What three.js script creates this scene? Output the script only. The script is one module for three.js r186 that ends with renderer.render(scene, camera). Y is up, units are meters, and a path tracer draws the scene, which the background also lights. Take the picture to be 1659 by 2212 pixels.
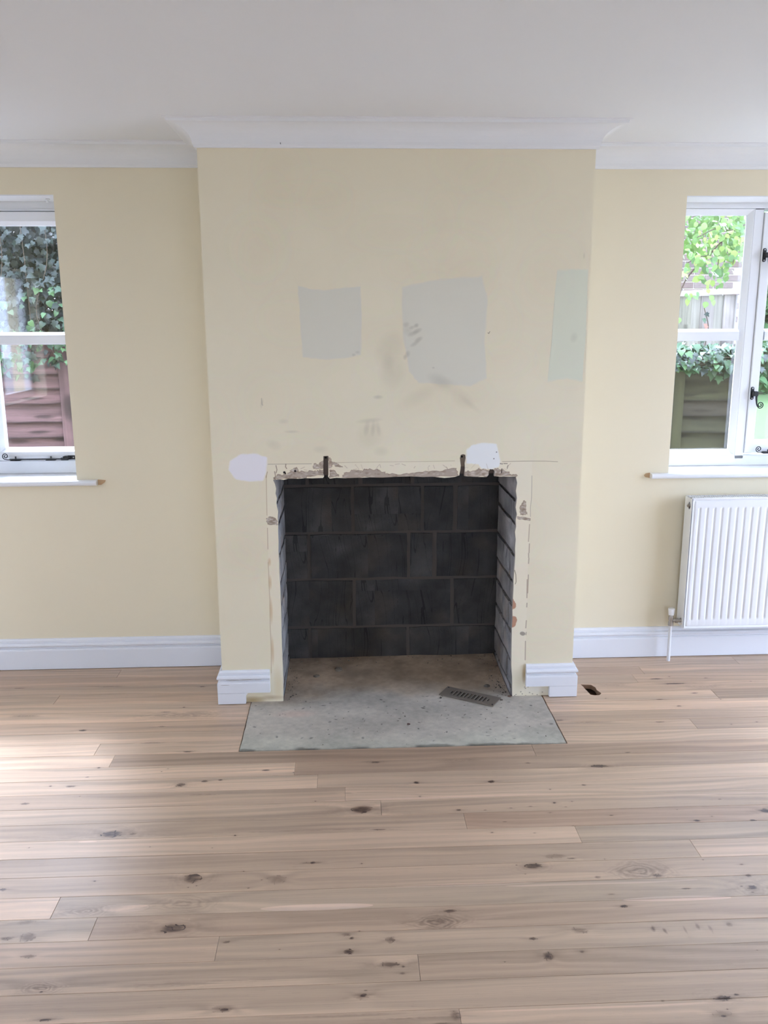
import * as THREE from 'three';
import { mergeGeometries } from 'three/addons/utils/BufferGeometryUtils.js';
import { RoundedBoxGeometry } from 'three/addons/geometries/RoundedBoxGeometry.js';

// ---------- camera, sky, sun, exposure ----------
const scene = new THREE.Scene();
const camera = new THREE.PerspectiveCamera(61.82, 1659 / 2212, 0.05, 200);
{
  const th = 0.218, ps = 0.0427, ro = -0.0045;
  const fw = new THREE.Vector3(Math.sin(ps) * Math.cos(th), -Math.sin(th), -Math.cos(ps) * Math.cos(th));
  const rt = new THREE.Vector3(Math.cos(ps), 0, Math.sin(ps)), up = rt.clone().cross(fw);
  camera.position.set(0.5247, 1.5289, 3.299);
  camera.up.copy(up.multiplyScalar(Math.cos(ro)).addScaledVector(rt, -Math.sin(ro)));
  camera.lookAt(camera.position.clone().add(fw));
}
const renderer = new THREE.WebGLRenderer({ antialias: true });
renderer.toneMapping = THREE.LinearToneMapping;
renderer.toneMappingExposure = 8.3;
renderer.shadowMap.enabled = true;
renderer.shadowMap.type = THREE.PCFSoftShadowMap;
scene.background = new THREE.Color().setRGB(0.80, 0.95, 1.31);          // an even bright summer sky
const sun = new THREE.DirectionalLight(new THREE.Color().setRGB(0.86, 0.97, 1.22), 1.5);
sun.position.set(-1.3, 13, -9.8);                                        // from behind the house, high, softened by thin haze
sun.target.position.set(1, 0, 0.3);
sun.shadow.radius = 42;
sun.castShadow = true;
sun.shadow.mapSize.set(4096, 4096);
Object.assign(sun.shadow.camera, { left: -12, right: 12, top: 12, bottom: -12, near: 1, far: 40 });
scene.add(sun, sun.target);

// ---------- helpers ----------
function mulberry(a) { return () => { a = (a + 0x6d2b79f5) | 0; let t = Math.imul(a ^ (a >>> 15), 1 | a); t = (t + Math.imul(t ^ (t >>> 7), 61 | t)) ^ t; return ((t ^ (t >>> 14)) >>> 0) / 4294967296; }; }
const hash = (x, y) => { let h = (Math.imul(x | 0, 374761393) + Math.imul(y | 0, 668265263)) | 0; h = Math.imul(h ^ (h >>> 13), 1274126177); return ((h ^ (h >>> 16)) >>> 0) / 4294967296; };
function noise(x, y) {                                                    // value noise, 0..1
  const ix = Math.floor(x), iy = Math.floor(y), fx = x - ix, fy = y - iy, u = fx * fx * (3 - 2 * fx), v = fy * fy * (3 - 2 * fy);
  const a = hash(ix, iy), b = hash(ix + 1, iy), c = hash(ix, iy + 1), d = hash(ix + 1, iy + 1);
  return a + (b - a) * u + (c - a) * v + (a - b - c + d) * u * v;
}
const fbm = (x, y, n = 4) => { let s = 0, a = 0.5; for (let i = 0; i < n; i++) { s += a * noise(x, y); x = x * 2.03 + 17.1; y = y * 2.01 + 5.7; a *= 0.5; } return s; };
const clamp = (v, a = 0, b = 1) => Math.min(b, Math.max(a, v));
const smooth = (a, b, v) => { const t = clamp((v - a) / (b - a)); return t * t * (3 - 2 * t); };
const used = {};
function numbered(name) { const n = used[name] = (used[name] ?? -1) + 1; return n ? `${name}_${String(n).padStart(3, '0')}` : name; }
function thing(name, label, category, [x, y, z] = [0, 0, 0], turn = 0, group) {
  const o = new THREE.Group(); o.name = numbered(name); o.position.set(x, y, z); o.rotation.y = turn;
  o.userData = { label, category }; if (group) o.userData.group = group;
  scene.add(o); return o;
}
function structure(name, label) { const o = new THREE.Group(); o.name = numbered(name); o.userData = { kind: 'structure', label }; scene.add(o); return o; }
function obj(name, geo, mat, parent, label) {
  const m = new THREE.Mesh(geo, mat); m.name = name; m.castShadow = m.receiveShadow = true;
  if (label) m.userData.label = label;
  (parent || scene).add(m); return m;
}
function solid(name, geo, mat, label) { const m = obj(numbered(name), geo, mat, scene); m.userData = { kind: 'structure', label }; return m; }
function mat(color, rough = 0.6, extra = {}) {
  const c = Array.isArray(color) ? new THREE.Color().setRGB(...color) : new THREE.Color(color);
  return new THREE.MeshStandardMaterial({ color: c, roughness: rough, ...extra });
}
function merge(list) { return mergeGeometries(list.map((g) => { const n = g.index ? g.toNonIndexed() : g.clone(); for (const k of Object.keys(n.attributes)) if (!['position', 'normal', 'uv'].includes(k)) n.deleteAttribute(k); return n; })); }
// box between corners, edges rounded by r; uv in metres
function box(x0, x1, y0, y1, z0, z1, r = 0) {
  const w = x1 - x0, h = y1 - y0, d = z1 - z0;
  const g = r ? new RoundedBoxGeometry(w, h, d, 1, Math.min(r, w / 2.1, h / 2.1, d / 2.1)) : new THREE.BoxGeometry(w, h, d);
  g.translate((x0 + x1) / 2, (y0 + y1) / 2, (z0 + z1) / 2);
  return metreUV(g);
}
function metreUV(g) {
  const p = g.attributes.position, n = g.attributes.normal, uv = new Float32Array(p.count * 2);
  for (let i = 0; i < p.count; i++) {
    const x = p.getX(i), y = p.getY(i), z = p.getZ(i), ax = Math.abs(n.getX(i)), ay = Math.abs(n.getY(i)), az = Math.abs(n.getZ(i));
    const [u, v] = az >= ax && az >= ay ? [x, y] : ax >= ay ? [z, y] : [x, -z];
    uv[2 * i] = u; uv[2 * i + 1] = v;
  }
  g.setAttribute('uv', new THREE.BufferAttribute(uv, 2)); return g;
}
function fromQuads(quads) {                                               // [[p,p,p,p], ...] flat shaded, counter-clockwise from outside
  const pos = [];
  for (const q of quads) { pos.push(...q[0], ...q[1], ...q[2]); if (q.length > 3) pos.push(...q[0], ...q[2], ...q[3]); }
  const g = new THREE.BufferGeometry(); g.setAttribute('position', new THREE.Float32BufferAttribute(pos, 3)); g.computeVertexNormals();
  return metreUV(g);
}
// profile [[out from the wall, y], ...] along a run of plan points; at each end the offset may be mitred
function sweep(profile, path, side = 1, mitre0 = null, mitre1 = null) {
  const n = path.length, dirs = [];
  for (let i = 0; i < n - 1; i++) { const dx = path[i + 1][0] - path[i][0], dz = path[i + 1][1] - path[i][1], l = Math.hypot(dx, dz); dirs.push([dx / l, dz / l]); }
  const nor = dirs.map(([dx, dz]) => [-dz * side, dx * side]);
  const at = (i) => {
    const a = i ? nor[i - 1] : mitre0 ?? nor[0], b = i < n - 1 ? nor[i] : mitre1 ?? nor[n - 2];
    const k = 1 + a[0] * b[0] + a[1] * b[1];
    return [(a[0] + b[0]) / k, (a[1] + b[1]) / k];
  };
  const rings = path.map((p, i) => { const m = at(i); return profile.map(([o, y]) => [p[0] + m[0] * o, y, p[1] + m[1] * o]); });
  const quads = [], N = profile.length;
  for (let i = 0; i < n - 1; i++) for (let j = 0; j < N; j++) { const k = (j + 1) % N; quads.push(side > 0 ? [rings[i][j], rings[i + 1][j], rings[i + 1][k], rings[i][k]] : [rings[i][j], rings[i][k], rings[i + 1][k], rings[i + 1][j]]); }
  const caps = THREE.ShapeUtils.triangulateShape(profile.map((p) => new THREE.Vector2(...p)), []);
  for (const t of caps) { quads.push(t.map((j) => rings[0][j])); quads.push([...t].reverse().map((j) => rings[n - 1][j])); }
  return fromQuads(quads);
}
// mitred rectangular frame: profile of [inset, z] points, closed
function ring(x0, x1, y0, y1, prof) {
  const corners = (d) => [[x0 + d, y0 + d], [x1 - d, y0 + d], [x1 - d, y1 - d], [x0 + d, y1 - d]], quads = [];
  for (let j = 0; j < prof.length; j++) {
    const [da, za] = prof[j], [db, zb] = prof[(j + 1) % prof.length], A = corners(da), B = corners(db);
    for (let i = 0; i < 4; i++) { const k = (i + 1) % 4; quads.push([[...A[i], za], [...A[k], za], [...B[k], zb], [...B[i], zb]]); }
  }
  return fromQuads(quads);
}
const pts = (s) => s.trim().split(/\s+/).map((p) => p.split(',').map(Number));
const shapeOf = (list) => new THREE.Shape(list.map(([x, y]) => new THREE.Vector2(x, y)));
function extrude(shape, depth, bevel = 0) {
  return new THREE.ExtrudeGeometry(shape, { depth, bevelEnabled: bevel > 0, bevelSize: bevel, bevelThickness: bevel, bevelOffset: -bevel, bevelSegments: 1, curveSegments: 10 });
}
function dataTexture(w, h, fn, srgb = true) {                             // fn(x, y) -> [r, g, b] 0..255, first row at v = 0
  const d = new Uint8Array(w * h * 4);
  for (let y = 0, o = 0; y < h; y++) for (let x = 0; x < w; x++, o += 4) { const c = fn(x, y); d[o] = clamp(c[0], 0, 255); d[o + 1] = clamp(c[1], 0, 255); d[o + 2] = clamp(c[2], 0, 255); d[o + 3] = 255; }
  const t = new THREE.DataTexture(d, w, h); t.magFilter = THREE.LinearFilter; t.minFilter = THREE.LinearMipmapLinearFilter; t.generateMipmaps = true;
  t.wrapS = t.wrapT = THREE.RepeatWrapping; if (srgb) t.colorSpace = THREE.SRGBColorSpace; t.needsUpdate = true; return t;
}
function tube(points, r, seg = 24, rad = 8, closed = false) { return new THREE.TubeGeometry(new THREE.CatmullRomCurve3(points.map((p) => new THREE.Vector3(...p)), closed), seg, r, rad, closed); }

// ---------- materials ----------
const CREAM = [0.82, 0.735, 0.54];
const M = {
  cream: mat(CREAM, 0.85), ceiling: mat([0.80, 0.80, 0.79], 0.9), trim: mat([0.80, 0.81, 0.83], 0.45), coving: mat([0.80, 0.80, 0.785], 0.85),
  gloss: mat([0.83, 0.84, 0.85], 0.3), iron: mat([0.012, 0.013, 0.014], 0.45), radiator: mat([0.82, 0.83, 0.83], 0.35),
  chrome: mat([0.45, 0.42, 0.38], 0.35, { metalness: 0.9 }), plastic: mat([0.85, 0.85, 0.84], 0.4), screw: mat([0.5, 0.5, 0.5], 0.4, { metalness: 0.8 }),
  bronze: mat([0.21, 0.175, 0.14], 0.6, { metalness: 0.25 }), dark: mat([0.012, 0.011, 0.01], 0.9), cavity: mat([0.26, 0.155, 0.09], 0.95),
  mortar: mat([0.1, 0.086, 0.074], 0.95), mortarSlot: mat([0.16, 0.125, 0.10], 0.95), render: mat([0.45, 0.41, 0.36], 0.95), soil: mat([0.12, 0.09, 0.06], 1),
  outside: mat([0.45, 0.25, 0.18], 0.9), tan: mat([0.62, 0.42, 0.24], 0.9),
  pane: new THREE.MeshPhysicalMaterial({ color: 0xffffff, roughness: 0, transmission: 1, thickness: 0, ior: 1.45 }),
};

// ---------- room shell ----------
const XL = -2.3, XR = 3.75, ZB = -0.41, ZF = 4.4, YC = 2.2285, CW = 1.447, T = 0.3;
const WL = { x0: -1.895, x1: -0.65 }, WR = { x0: 1.955, x1: 3.2 }, SILL = 0.869, HEAD = 2.04;
// a wall panel in its own plane (u, y) with rectangular holes, thickness T
function wallPanel(u0, u1, y0, y1, holes, depth = T) {
  const s = shapeOf([[u0, y0], [u1, y0], [u1, y1], [u0, y1]]);
  for (const [a, b, c, d] of holes) { const h = new THREE.Path(); h.moveTo(a, c); h.lineTo(a, d); h.lineTo(b, d); h.lineTo(b, c); h.closePath(); s.holes.push(h); }
  return extrude(s, depth);
}
const OPEN = {                                                            // unseen glazed openings; left door and window behind the camera added for daylight
  addedLeftDoor: [0.22, 0.85, 0, 2.06], leftWindow: [2.3, 3.72, 0.87, 1.99],
  rightDoor: [-0.05, 1.9, -0.0, 2.06], addedRear: [0.75, 2.25, 0.87, 2.04],
};
const wallBack = structure('wall_back', 'cream painted alcove walls on both sides of the chimney breast');
{
  const g = wallPanel(XL - T, XR + T, -0.3, YC + 0.2, [[WL.x0, WL.x1, 0.845, HEAD], [WR.x0, WR.x1, 0.845, HEAD], [0.04, CW - 0.04, -0.29, 1.4]]);
  g.translate(0, 0, ZB - T); obj('wall_face', g, M.cream, wallBack);
  for (const [pl] of [[pts('-0.561,0.869 -0.527,0.866 -0.531,0.857 -0.548,0.845 -0.562,0.845')], [pts('1.872,0.870 1.853,0.867 1.845,0.858 1.852,0.850 1.872,0.846')]]) {
    const st = extrude(shapeOf(pl), 0.0015); st.translate(0, 0, ZB - 0.0005); obj('bare_plaster_mark', st, M.tan, wallBack, 'tan unpainted mark beside the end of the window board');
  }
}
{
  const L = wallPanel(-ZF - T, -ZB + T, -0.3, YC + 0.2, [OPEN.addedLeftDoor, OPEN.leftWindow].map(([a, b, c, d]) => [-b, -a, c, d]));
  L.rotateY(Math.PI / 2); L.translate(XL - T, 0, 0); solid('wall_left', L, M.cream, 'cream painted side wall to the left');
  const R = wallPanel(-ZF - T, -ZB + T, -0.3, YC + 0.2, [OPEN.rightDoor].map(([a, b, c, d]) => [-b, -a, c, d]));
  R.rotateY(Math.PI / 2); R.translate(XR, 0, 0); solid('wall_right', R, M.cream, 'cream painted side wall to the right');
  const F = wallPanel(XL - T, XR + T, -0.3, YC + 0.2, [OPEN.addedRear]); F.translate(0, 0, ZF); solid('wall_rear', F, M.cream, 'cream painted wall behind the camera');
  solid('ceiling', box(XL - T, XR + T, YC, YC + 0.22, ZB - T, ZF + T), M.ceiling, 'plain white plaster ceiling');
}

// ---------- oak floor: every plank a board of its own ----------
const PITCH = 0.0879, Z0 = 0.417, rowZ = (k) => Z0 + PITCH * k;
const KNOTS = `-0.544 .729 .015 .0076 .4;-0.497 .623 .005 .0051 .7;-0.428 .629 .013 .0071 .5;-0.367 .507 .006 .005 .8;-0.389 .57 .007 .0037 .5;-0.057 .638 .016 .0122 .6;.021 .617 .011 .0072 .6;.074 .612 .008 .0062 .6;-0.14 .545 .002 .0032 .6;-0.122 .526 .003 .0027 .4;-0.219 .33 .032 .0049 .5;-0.075 .407 .017 .0053 .7;-0.21 .915 .031 .02 .75;-0.15 .918 .01 .0075 .35;-0.082 .989 .002 .0028 .6;.165 .942 .004 .0045 .8;.03 .704 .039 .003 .45;-0.378 .693 .003 .0029 .4;-0.443 .975 .003 .0032 .4;.105 1.003 .002 .0023 .5;-0.216 .935 .167 .0247 .12;.223 .554 .014 .0054 .7;.607 .519 .017 .0077 .6;.743 .665 .009 .0101 .85;.999 .672 .011 .0101 .85;.748 .752 .005 .0057 .4;.552 .817 .04 .0262 .65;.577 .821 .01 .0136 .5;.322 .575 .003 .0037 .6;.404 .763 .003 .0028 .6;.866 .838 .008 .0063 .75;.95 .843 .005 .0031 .4;1.035 .835 .006 .0036 .4;.603 .934 .022 .0041 .5;.952 .967 .005 .0032 .6;1.001 .911 .008 .003 .35;.407 1.09 .008 .0067 .75;.407 1.091 .029 .0073 .25;.549 1.101 .003 .0033 .7;.909 .521 .031 .0133 .2;.381 .928 .169 .0067 .22;.507 .719 .016 .0039 .1;1.526 .496 .011 .0034 .5;1.393 .587 .033 .0129 .75;1.148 .553 .011 .0054 .4;1.307 .709 .008 .005 .6;1.187 .73 .003 .0034 .75;1.182 .812 .005 .0055 .9;1.1 .829 .008 .0031 .5;1.241 .807 .003 .0033 .5;1.213 .837 .005 .0031 .4;1.727 .818 .007 .0032 .5;1.565 .871 .002 .0026 .5;1.344 .893 .007 .0035 .55;1.604 .935 .01 .005 .7;1.78 .942 .01 .005 .7;1.66 .914 .003 .0026 .5;1.842 .892 .017 .014 .8;1.155 .868 .005 .0026 .4;1.208 .944 .005 .0025 .5;1.081 .976 .006 .0029 .4;1.161 1.107 .014 .0033 .5;1.122 1.094 .03 .0119 .25;1.257 1.115 .002 .0029 .6;1.643 1.159 .006 .0032 .5;1.541 1.133 .002 .0025 .7;1.039 1.137 .027 .015 .65;.995 1.13 .003 .0029 .6;1.012 1.172 .003 .002 .5;1.341 1.174 .051 .035 .42;1.382 1.197 .018 .0097 .5;1.213 1.196 .009 .0069 .4;1.64 1.21 .008 .0069 .6;1.627 1.26 .014 .0118 .75;1.624 1.263 .043 .036 .18;1.599 1.255 .005 .0033 .6;1.618 1.281 .005 .0029 .7;1.442 1.257 .015 .0032 .5;1.228 1.271 .009 .0032 .3;1.247 1.321 .01 .0056 .85;1.642 1.16 .006 .0032 .4;1.103 1.406 .024 .0132 .28;.978 1.431 .011 .0061 .55;1.004 1.496 .013 .0184 .55;1.001 1.495 .007 .009 .95;1.09 1.483 .007 .0059 .45;1.296 1.41 .007 .0115 .4;1.323 1.419 .005 .0125 .45;1.413 1.408 .006 .0144 .3;1.443 1.416 .005 .0172 .22;1.376 1.419 .004 .0199 .22;1.497 1.404 .008 .0087 .3;1.375 1.646 .02 .0096 .7;1.41 1.638 .006 .0038 .75;1.233 1.648 .005 .0032 .3;1.354 1.698 .008 .0039 .75;1.371 1.679 .003 .002 .6;1.355 1.691 .021 .0132 .2;1.526 1.499 .002 .0021 .4;.267 1.161 .003 .0028 .5;.518 1.407 .006 .0057 .75;.506 1.393 .012 .0086 .3;.615 1.417 .011 .013 .4;.51 1.454 .012 .0108 .7;.78 1.317 .019 .0068 .5;.742 1.357 .049 .022 .5;.751 1.355 .018 .0119 .35;.612 1.503 .025 .0109 .45;.643 1.512 .004 .0046 .75;.639 1.534 .008 .0045 .4;.544 1.598 .009 .0071 .8;.544 1.599 .02 .0142 .25;.55 1.583 .005 .0021 .5;.892 1.508 .003 .0026 .55;.338 1.438 .003 .0024 .4;.538 1.382 .003 .0021 .6;.751 1.668 .012 .0178 .42;.636 1.67 .046 .0035 .35;.481 1.655 .106 .0031 .2;.313 1.16 .026 .0244 .22;.718 1.689 .028 .0044 .3;-0.445 1.168 .01 .0061 .7;-0.202 1.143 .004 .0032 .85;.072 1.144 .026 .0232 .62;.066 1.184 .002 .0024 .7;.088 1.178 .002 .0024 .7;.234 1.195 .004 .003 .5;.212 1.12 .002 .0029 .5;.054 1.349 .036 .0219 .72;.202 1.405 .01 .0057 .45;-0.283 1.432 .019 .0071 .28;-0.214 1.54 .033 .0143 .42;-0.21 1.551 .005 .0029 .85;.226 1.625 .014 .0069 .75;.226 1.625 .027 .0101 .25;-0.172 1.635 .016 .0054 .62;-0.362 1.365 .018 .0086 .45;-0.307 1.364 .022 .0174 .3;-0.189 1.271 .046 .0188 .3;.068 1.251 .059 .0289 .22;.146 1.538 .167 .0064 .16;.074 1.546 .078 .0108 .12;-0.332 1.305 .025 .0122 .2;1.86 -0.145 .026 .0056 .7;1.928 -0.167 .004 .0043 .6;2.083 -0.143 .01 .0049 .4;1.923 -0.091 .052 .0076 .75;1.971 .008 .013 .0052 .6;1.802 .063 .017 .0051 .6;1.859 .127 .01 .0061 .4;1.583 .039 .003 .0032 .7;1.733 .263 .019 .004 .7;1.459 .249 .044 .0028 .5;1.343 .228 .018 .0068 .35;1.999 .297 .004 .0033 .6;2.107 .282 .005 .0039 .7;2.054 .073 .003 .0032 .8;2.262 -0.099 .007 .0035 .5;1.527 .495 .01 .0029 .5;2.035 -0.051 .051 .0269 .15;1.643 -0.092 .052 .0206 .12;-0.902 -0.194 .024 .0066 .4;-0.516 -0.189 .024 .0058 .25;-0.113 -0.17 .012 .0049 .65;-0.156 .033 .006 .0051 .7;-0.778 .077 .031 .01 .35;-0.508 .217 .015 .0086 .75;-0.211 .2 .018 .0054 .35;-0.159 .107 .094 .0253 .3;-0.071 .081 .05 .0143 .2;-0.222 .073 .019 .0057 .3`.split(';').map((s) => s.split(' ').map(Number));
const SAP = `0.769 0.761 0.334 0.0057 0.35;0.426 1.283 0.151 0.0139 0.6;0.836 1.211 0.195 0.0074 0.4;0.471 1.464 0.174 0.0043 0.15;1.219 1.221 0.272 0.0068 0.5;1.402 1.298 0.148 0.0108 0.7;1.125 1.659 0.303 0.004 0.2;1.515 0.421 0.26 0.006 0.4;1.794 0.785 0.129 0.0038 0.4;1.246 1.036 0.033 0.0023 0.5;-0.277 0.952 0.028 0.0041 0.5;0.038 1.04 0.207 0.0046 0.4;-0.088 1.262 0.063 0.0191 0.35;0.092 1.315 0.002 0.0061 0.2`.split(';').map((s) => s.split(' ').map(Number));
// joints of each row with the tone (and redness) of the boards between them
const ROWS = {
  '-10': [[], [[0.97, 0]]], '-9': [[-0.51, 2.3], [[0.95, 0.1], [0.97, 0], [0.97, 0]]], '-8': [[1.83], [[0.96, 0.2], [0.95, 0.1]]], '-7': [[1.771], [[0.94, 0], [1.0, 0.1]]],
  '-6': [[-0.7, 2.4], [[0.97, 0], [0.98, 0.2], [1, 0]]], '-5': [[2.053], [[1.0, 0], [0.9, 0.1]]], '-4': [[-1.0], [[0.97, 0.1], [1.05, 0.1]]], '-3': [[2.3], [[0.98, 0.1], [0.95, 0]]],
  '-2': [[1.855], [[1.0, 0], [0.93, 0.1]]], '-1': [[-0.41], [[1.06, 0], [1.0, 0]]], '0': [[-0.333, 1.19], [[1.05, 0], [0.9, 0.25], [0.88, 0.3]]], '1': [[0.325], [[1.03, 0], [0.93, 0.15]]],
  '2': [[0.407], [[1.02, 0], [1.02, 0]]], '3': [[0.5015], [[0.95, 0.1], [0.99, 0]]], '4': [[0.617], [[0.98, 0], [0.98, 0]]], '5': [[0.878], [[0.95, 0.05], [0.9, 0.5]]],
  '6': [[1.213], [[1.02, 0], [0.92, -0.2]]], '7': [[1.541], [[0.93, 0.05], [1, 0.1]]], '8': [[2.2], [[0.97, 0.05], [1, 0]]], '9': [[-0.275], [[1.08, 0], [0.97, -0.2]]],
  '10': [[-0.151], [[0.98, -0.3], [0.95, 0.15]]], '11': [[0.181], [[0.99, 0], [0.96, -0.15]]], '12': [[0.681], [[0.97, 0], [0.91, 0.05]]], '13': [[-1.2], [[1, 0], [0.99, 0]]], '14': [[0.761], [[0.94, 0.05], [0.97, 0.05]]],
};
function rowOf(k) {
  if (ROWS[k]) return ROWS[k];
  const r = mulberry(k * 77 + 900), j = [], t = []; let x = XL + 0.5 + r();
  while (x < XR - 0.4) { j.push(x); x += 1.2 + r() * 0.9; }
  for (let i = 0; i <= j.length; i++) t.push([0.93 + r() * 0.12, r() * 0.3]);
  return [j, t];
}
function woodColor(x, z, k, tone, red, seed, knots) {
  const zl = (z - rowZ(k)) / PITCH;                                        // 0..1 across the board
  let warp = (fbm(x * 1.3 + seed * 7.3, seed * 3.1 + zl * 0.6, 3) - 0.45) * 1.6, dark = 0, ringy = 0;
  for (const [kx, kz, rx, rz, d, K] of knots) {
    const u = (x - kx) / (rx * 1.1), v = (z - kz) / rz, q = u * u * 0.35 + v * v * 0.35;
    if (q < 8) {
      const wob = 0.6 + 0.85 * fbm(x * 0.9 / rx + kx * 50, z * 1.1 / rz, 3), e = Math.sqrt(u * u + v * v) * wob * 1.1, fl = Math.sqrt(u * u * 0.12 + v * v * 1.6);
      const core = 1 - smooth(0.25, 1.2, e), halo = Math.exp(-fl * fl * 1.2) * 0.5 * (0.5 + fbm(x * 14, z * 420, 2));
      const speck = 0.35 + 1.15 * fbm(x * 1.6 / rx + 3, z * 2.2 / rz + kx * 9, 4);
      if (rx > 0.03 && d < 0.52) { const sw = 0.5 + 0.5 * Math.sin(e * 15 + u * 2 + fbm(x * 60, z * 90, 3) * 7); dark = Math.max(dark, d * Math.exp(-e * e * 0.6) * (0.25 + 0.75 * sw) * (0.6 + 0.7 * fbm(x * 120, z * 260, 3))); warp += Math.exp(-q * 0.9) * (v > 0 ? 0.5 : -0.5); continue; }
      if (rx > 0.009 && Math.abs(noise(u * 1.6 + kx * 99, v * 1.6) - 0.5) < 0.05 && e < 0.95) dark = Math.max(dark, Math.min(1, d * 1.35));
      dark = Math.max(dark, d * (rx < 0.007 ? 0.85 : 1) * (core * speck * 1.1 + halo * 0.55));
      if (rx > 0.015 && d > 0.3) ringy += Math.sin(e * 9) * Math.exp(-e * 0.7) * 0.055 * Math.min(1, d * 1.5);
      warp += Math.exp(-q * 0.9) * (v > 0 ? 0.5 : -0.5) * Math.min(1, rx * 40);
    }
  }
  const g1 = noise(x * 7 + seed * 31, z * 520 + warp * 4), g2 = noise(x * 2.2 + seed * 13, z * 130 + warp * 5), g3 = fbm(x * 1.1 + seed * 5, zl * 2.4 + warp * 1.5 + seed * 11, 3);
  const cath = Math.sin((zl * 5 + warp * 4.5 + seed * 9) * (2.2 + (seed * 10 % 1) * 2));
  const pore = noise(x * 26 + seed * 3, z * 900) > 0.86 ? 0.035 : 0;
  let L = tone * (1 + (g1 - 0.5) * 0.05 + (g2 - 0.5) * 0.075 + (g3 - 0.44) * 0.3 + cath * 0.026 - pore + ringy);
  let sap = 0;
  for (const [sx, sz, rx, rz, d] of SAP) {
    const u = (x - sx) / rx; if (Math.abs(u) > 1) continue;
    const half = rz * Math.sqrt(1 - u * u); sap = Math.max(sap, d * (1 - smooth(half * 0.75, half * 1.1, Math.abs(z - sz + (noise(x * 9, sx * 50) - 0.5) * rz * 0.5))));
  }
  L *= 1 + sap * 0.2;
  const rn = red + (fbm(x * 0.9 + seed * 17, z * 5 + seed, 2) - 0.4) * 0.3;
  let r = 197 * L * (1 + rn * 0.025), g = 170 * L * (1 - rn * 0.035), b = 144 * L * (1 - rn * 0.055) * (1 + sap * 0.05);
  const D = clamp(dark);
  r += (66 - r) * D; g += (48 - g) * D; b += (40 - b) * D;
  return [r, g, b];
}
function atlas(k0, k1, x0, x1, W, H) {
  const za = rowZ(k0), zb = rowZ(k1 + 1), rows = [];
  for (let k = k0; k <= k1; k++) { const [j, t] = rowOf(k); rows[k - k0] = { j, t, knots: KNOTS.filter(([, kz, , rz]) => kz + rz * 2.5 > rowZ(k) && kz - rz * 2.5 < rowZ(k + 1)).filter(([, kz]) => kz > rowZ(k) - 0.006 && kz < rowZ(k + 1) + 0.006) }; }
  const buckets = rows.map((r) => { const b = []; for (let i = 0; i < 64; i++) { const a = x0 + (x1 - x0) * i / 64, c = x0 + (x1 - x0) * (i + 1) / 64; b.push(r.knots.filter(([kx, , rx]) => kx + rx * 5 > a && kx - rx * 5 < c)); } return b; });
  const tex = dataTexture(W, H, (px, py) => {
    const x = x0 + (x1 - x0) * (px + 0.5) / W, z = za + (zb - za) * (py + 0.5) / H, k = clamp(Math.floor((z - Z0) / PITCH), k0, k1), R = rows[k - k0];
    let i = 0; while (i < R.j.length && x > R.j[i]) i++;
    const [t0, red] = R.t[i], tone = 1 + (t0 - 0.98) * 1.3;
    return woodColor(x, z, k, tone, red, hash(k * 13 + 5, i * 7 + 1), buckets[k - k0][Math.min(63, Math.floor(px / W * 64))]);
  });
  tex.wrapS = tex.wrapT = THREE.MirroredRepeatWrapping;
  return { k0, k1, uv: (x, z) => [(x - x0) / (x1 - x0), (z - za) / (zb - za)], m: new THREE.MeshStandardMaterial({ map: tex, roughness: 0.36 }) };
}
const FAR = atlas(-10, 4, -1.35, 2.85, 2048, 1024), NEAR = atlas(5, 14, -0.75, 1.95, 2048, 896);
const floor = structure('floor', 'sanded pale oak floor of narrow knotty planks');
obj('subfloor', (() => {                                                   // the rough floor below, seen through the hole
  return box(XL - T, XR + T, -0.3, -0.045, ZB - T, ZF + T);
})(), M.cavity, floor, 'brown rough subfloor under the planks');
function plankMesh(outline, hole, k, seed, edge) {
  const A = k <= 4 ? FAR : NEAR, s = shapeOf(outline.map(([x, z]) => [x, -z]));
  if (hole) s.holes.push(new THREE.Path(hole.map(([x, z]) => new THREE.Vector2(x, -z))));
  const g = extrude(s, 0.0182, 0.0006); g.rotateX(-Math.PI / 2); g.translate(0, -0.0188 + (hash(k, seed) - 0.5) * 0.0006, 0);
  const p = g.attributes.position, uv = g.attributes.uv;
  for (let i = 0; i < p.count; i++) uv.setXY(i, ...A.uv(p.getX(i), p.getZ(i)));
  return obj('plank', g, edge ? [A.m, M.cavity] : A.m, floor);
}
const HOLE = [[1.5155, -0.106], [1.545, -0.103], [1.560, -0.098], [1.571, -0.07], [1.569, -0.045], [1.5785, -0.01], [1.566, 0.006], [1.548, 0.008], [1.53, 0.001], [1.527, -0.03], [1.523, -0.055], [1.5225, -0.08]];
const HX0 = 0.1125, HX1 = 1.326;
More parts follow.
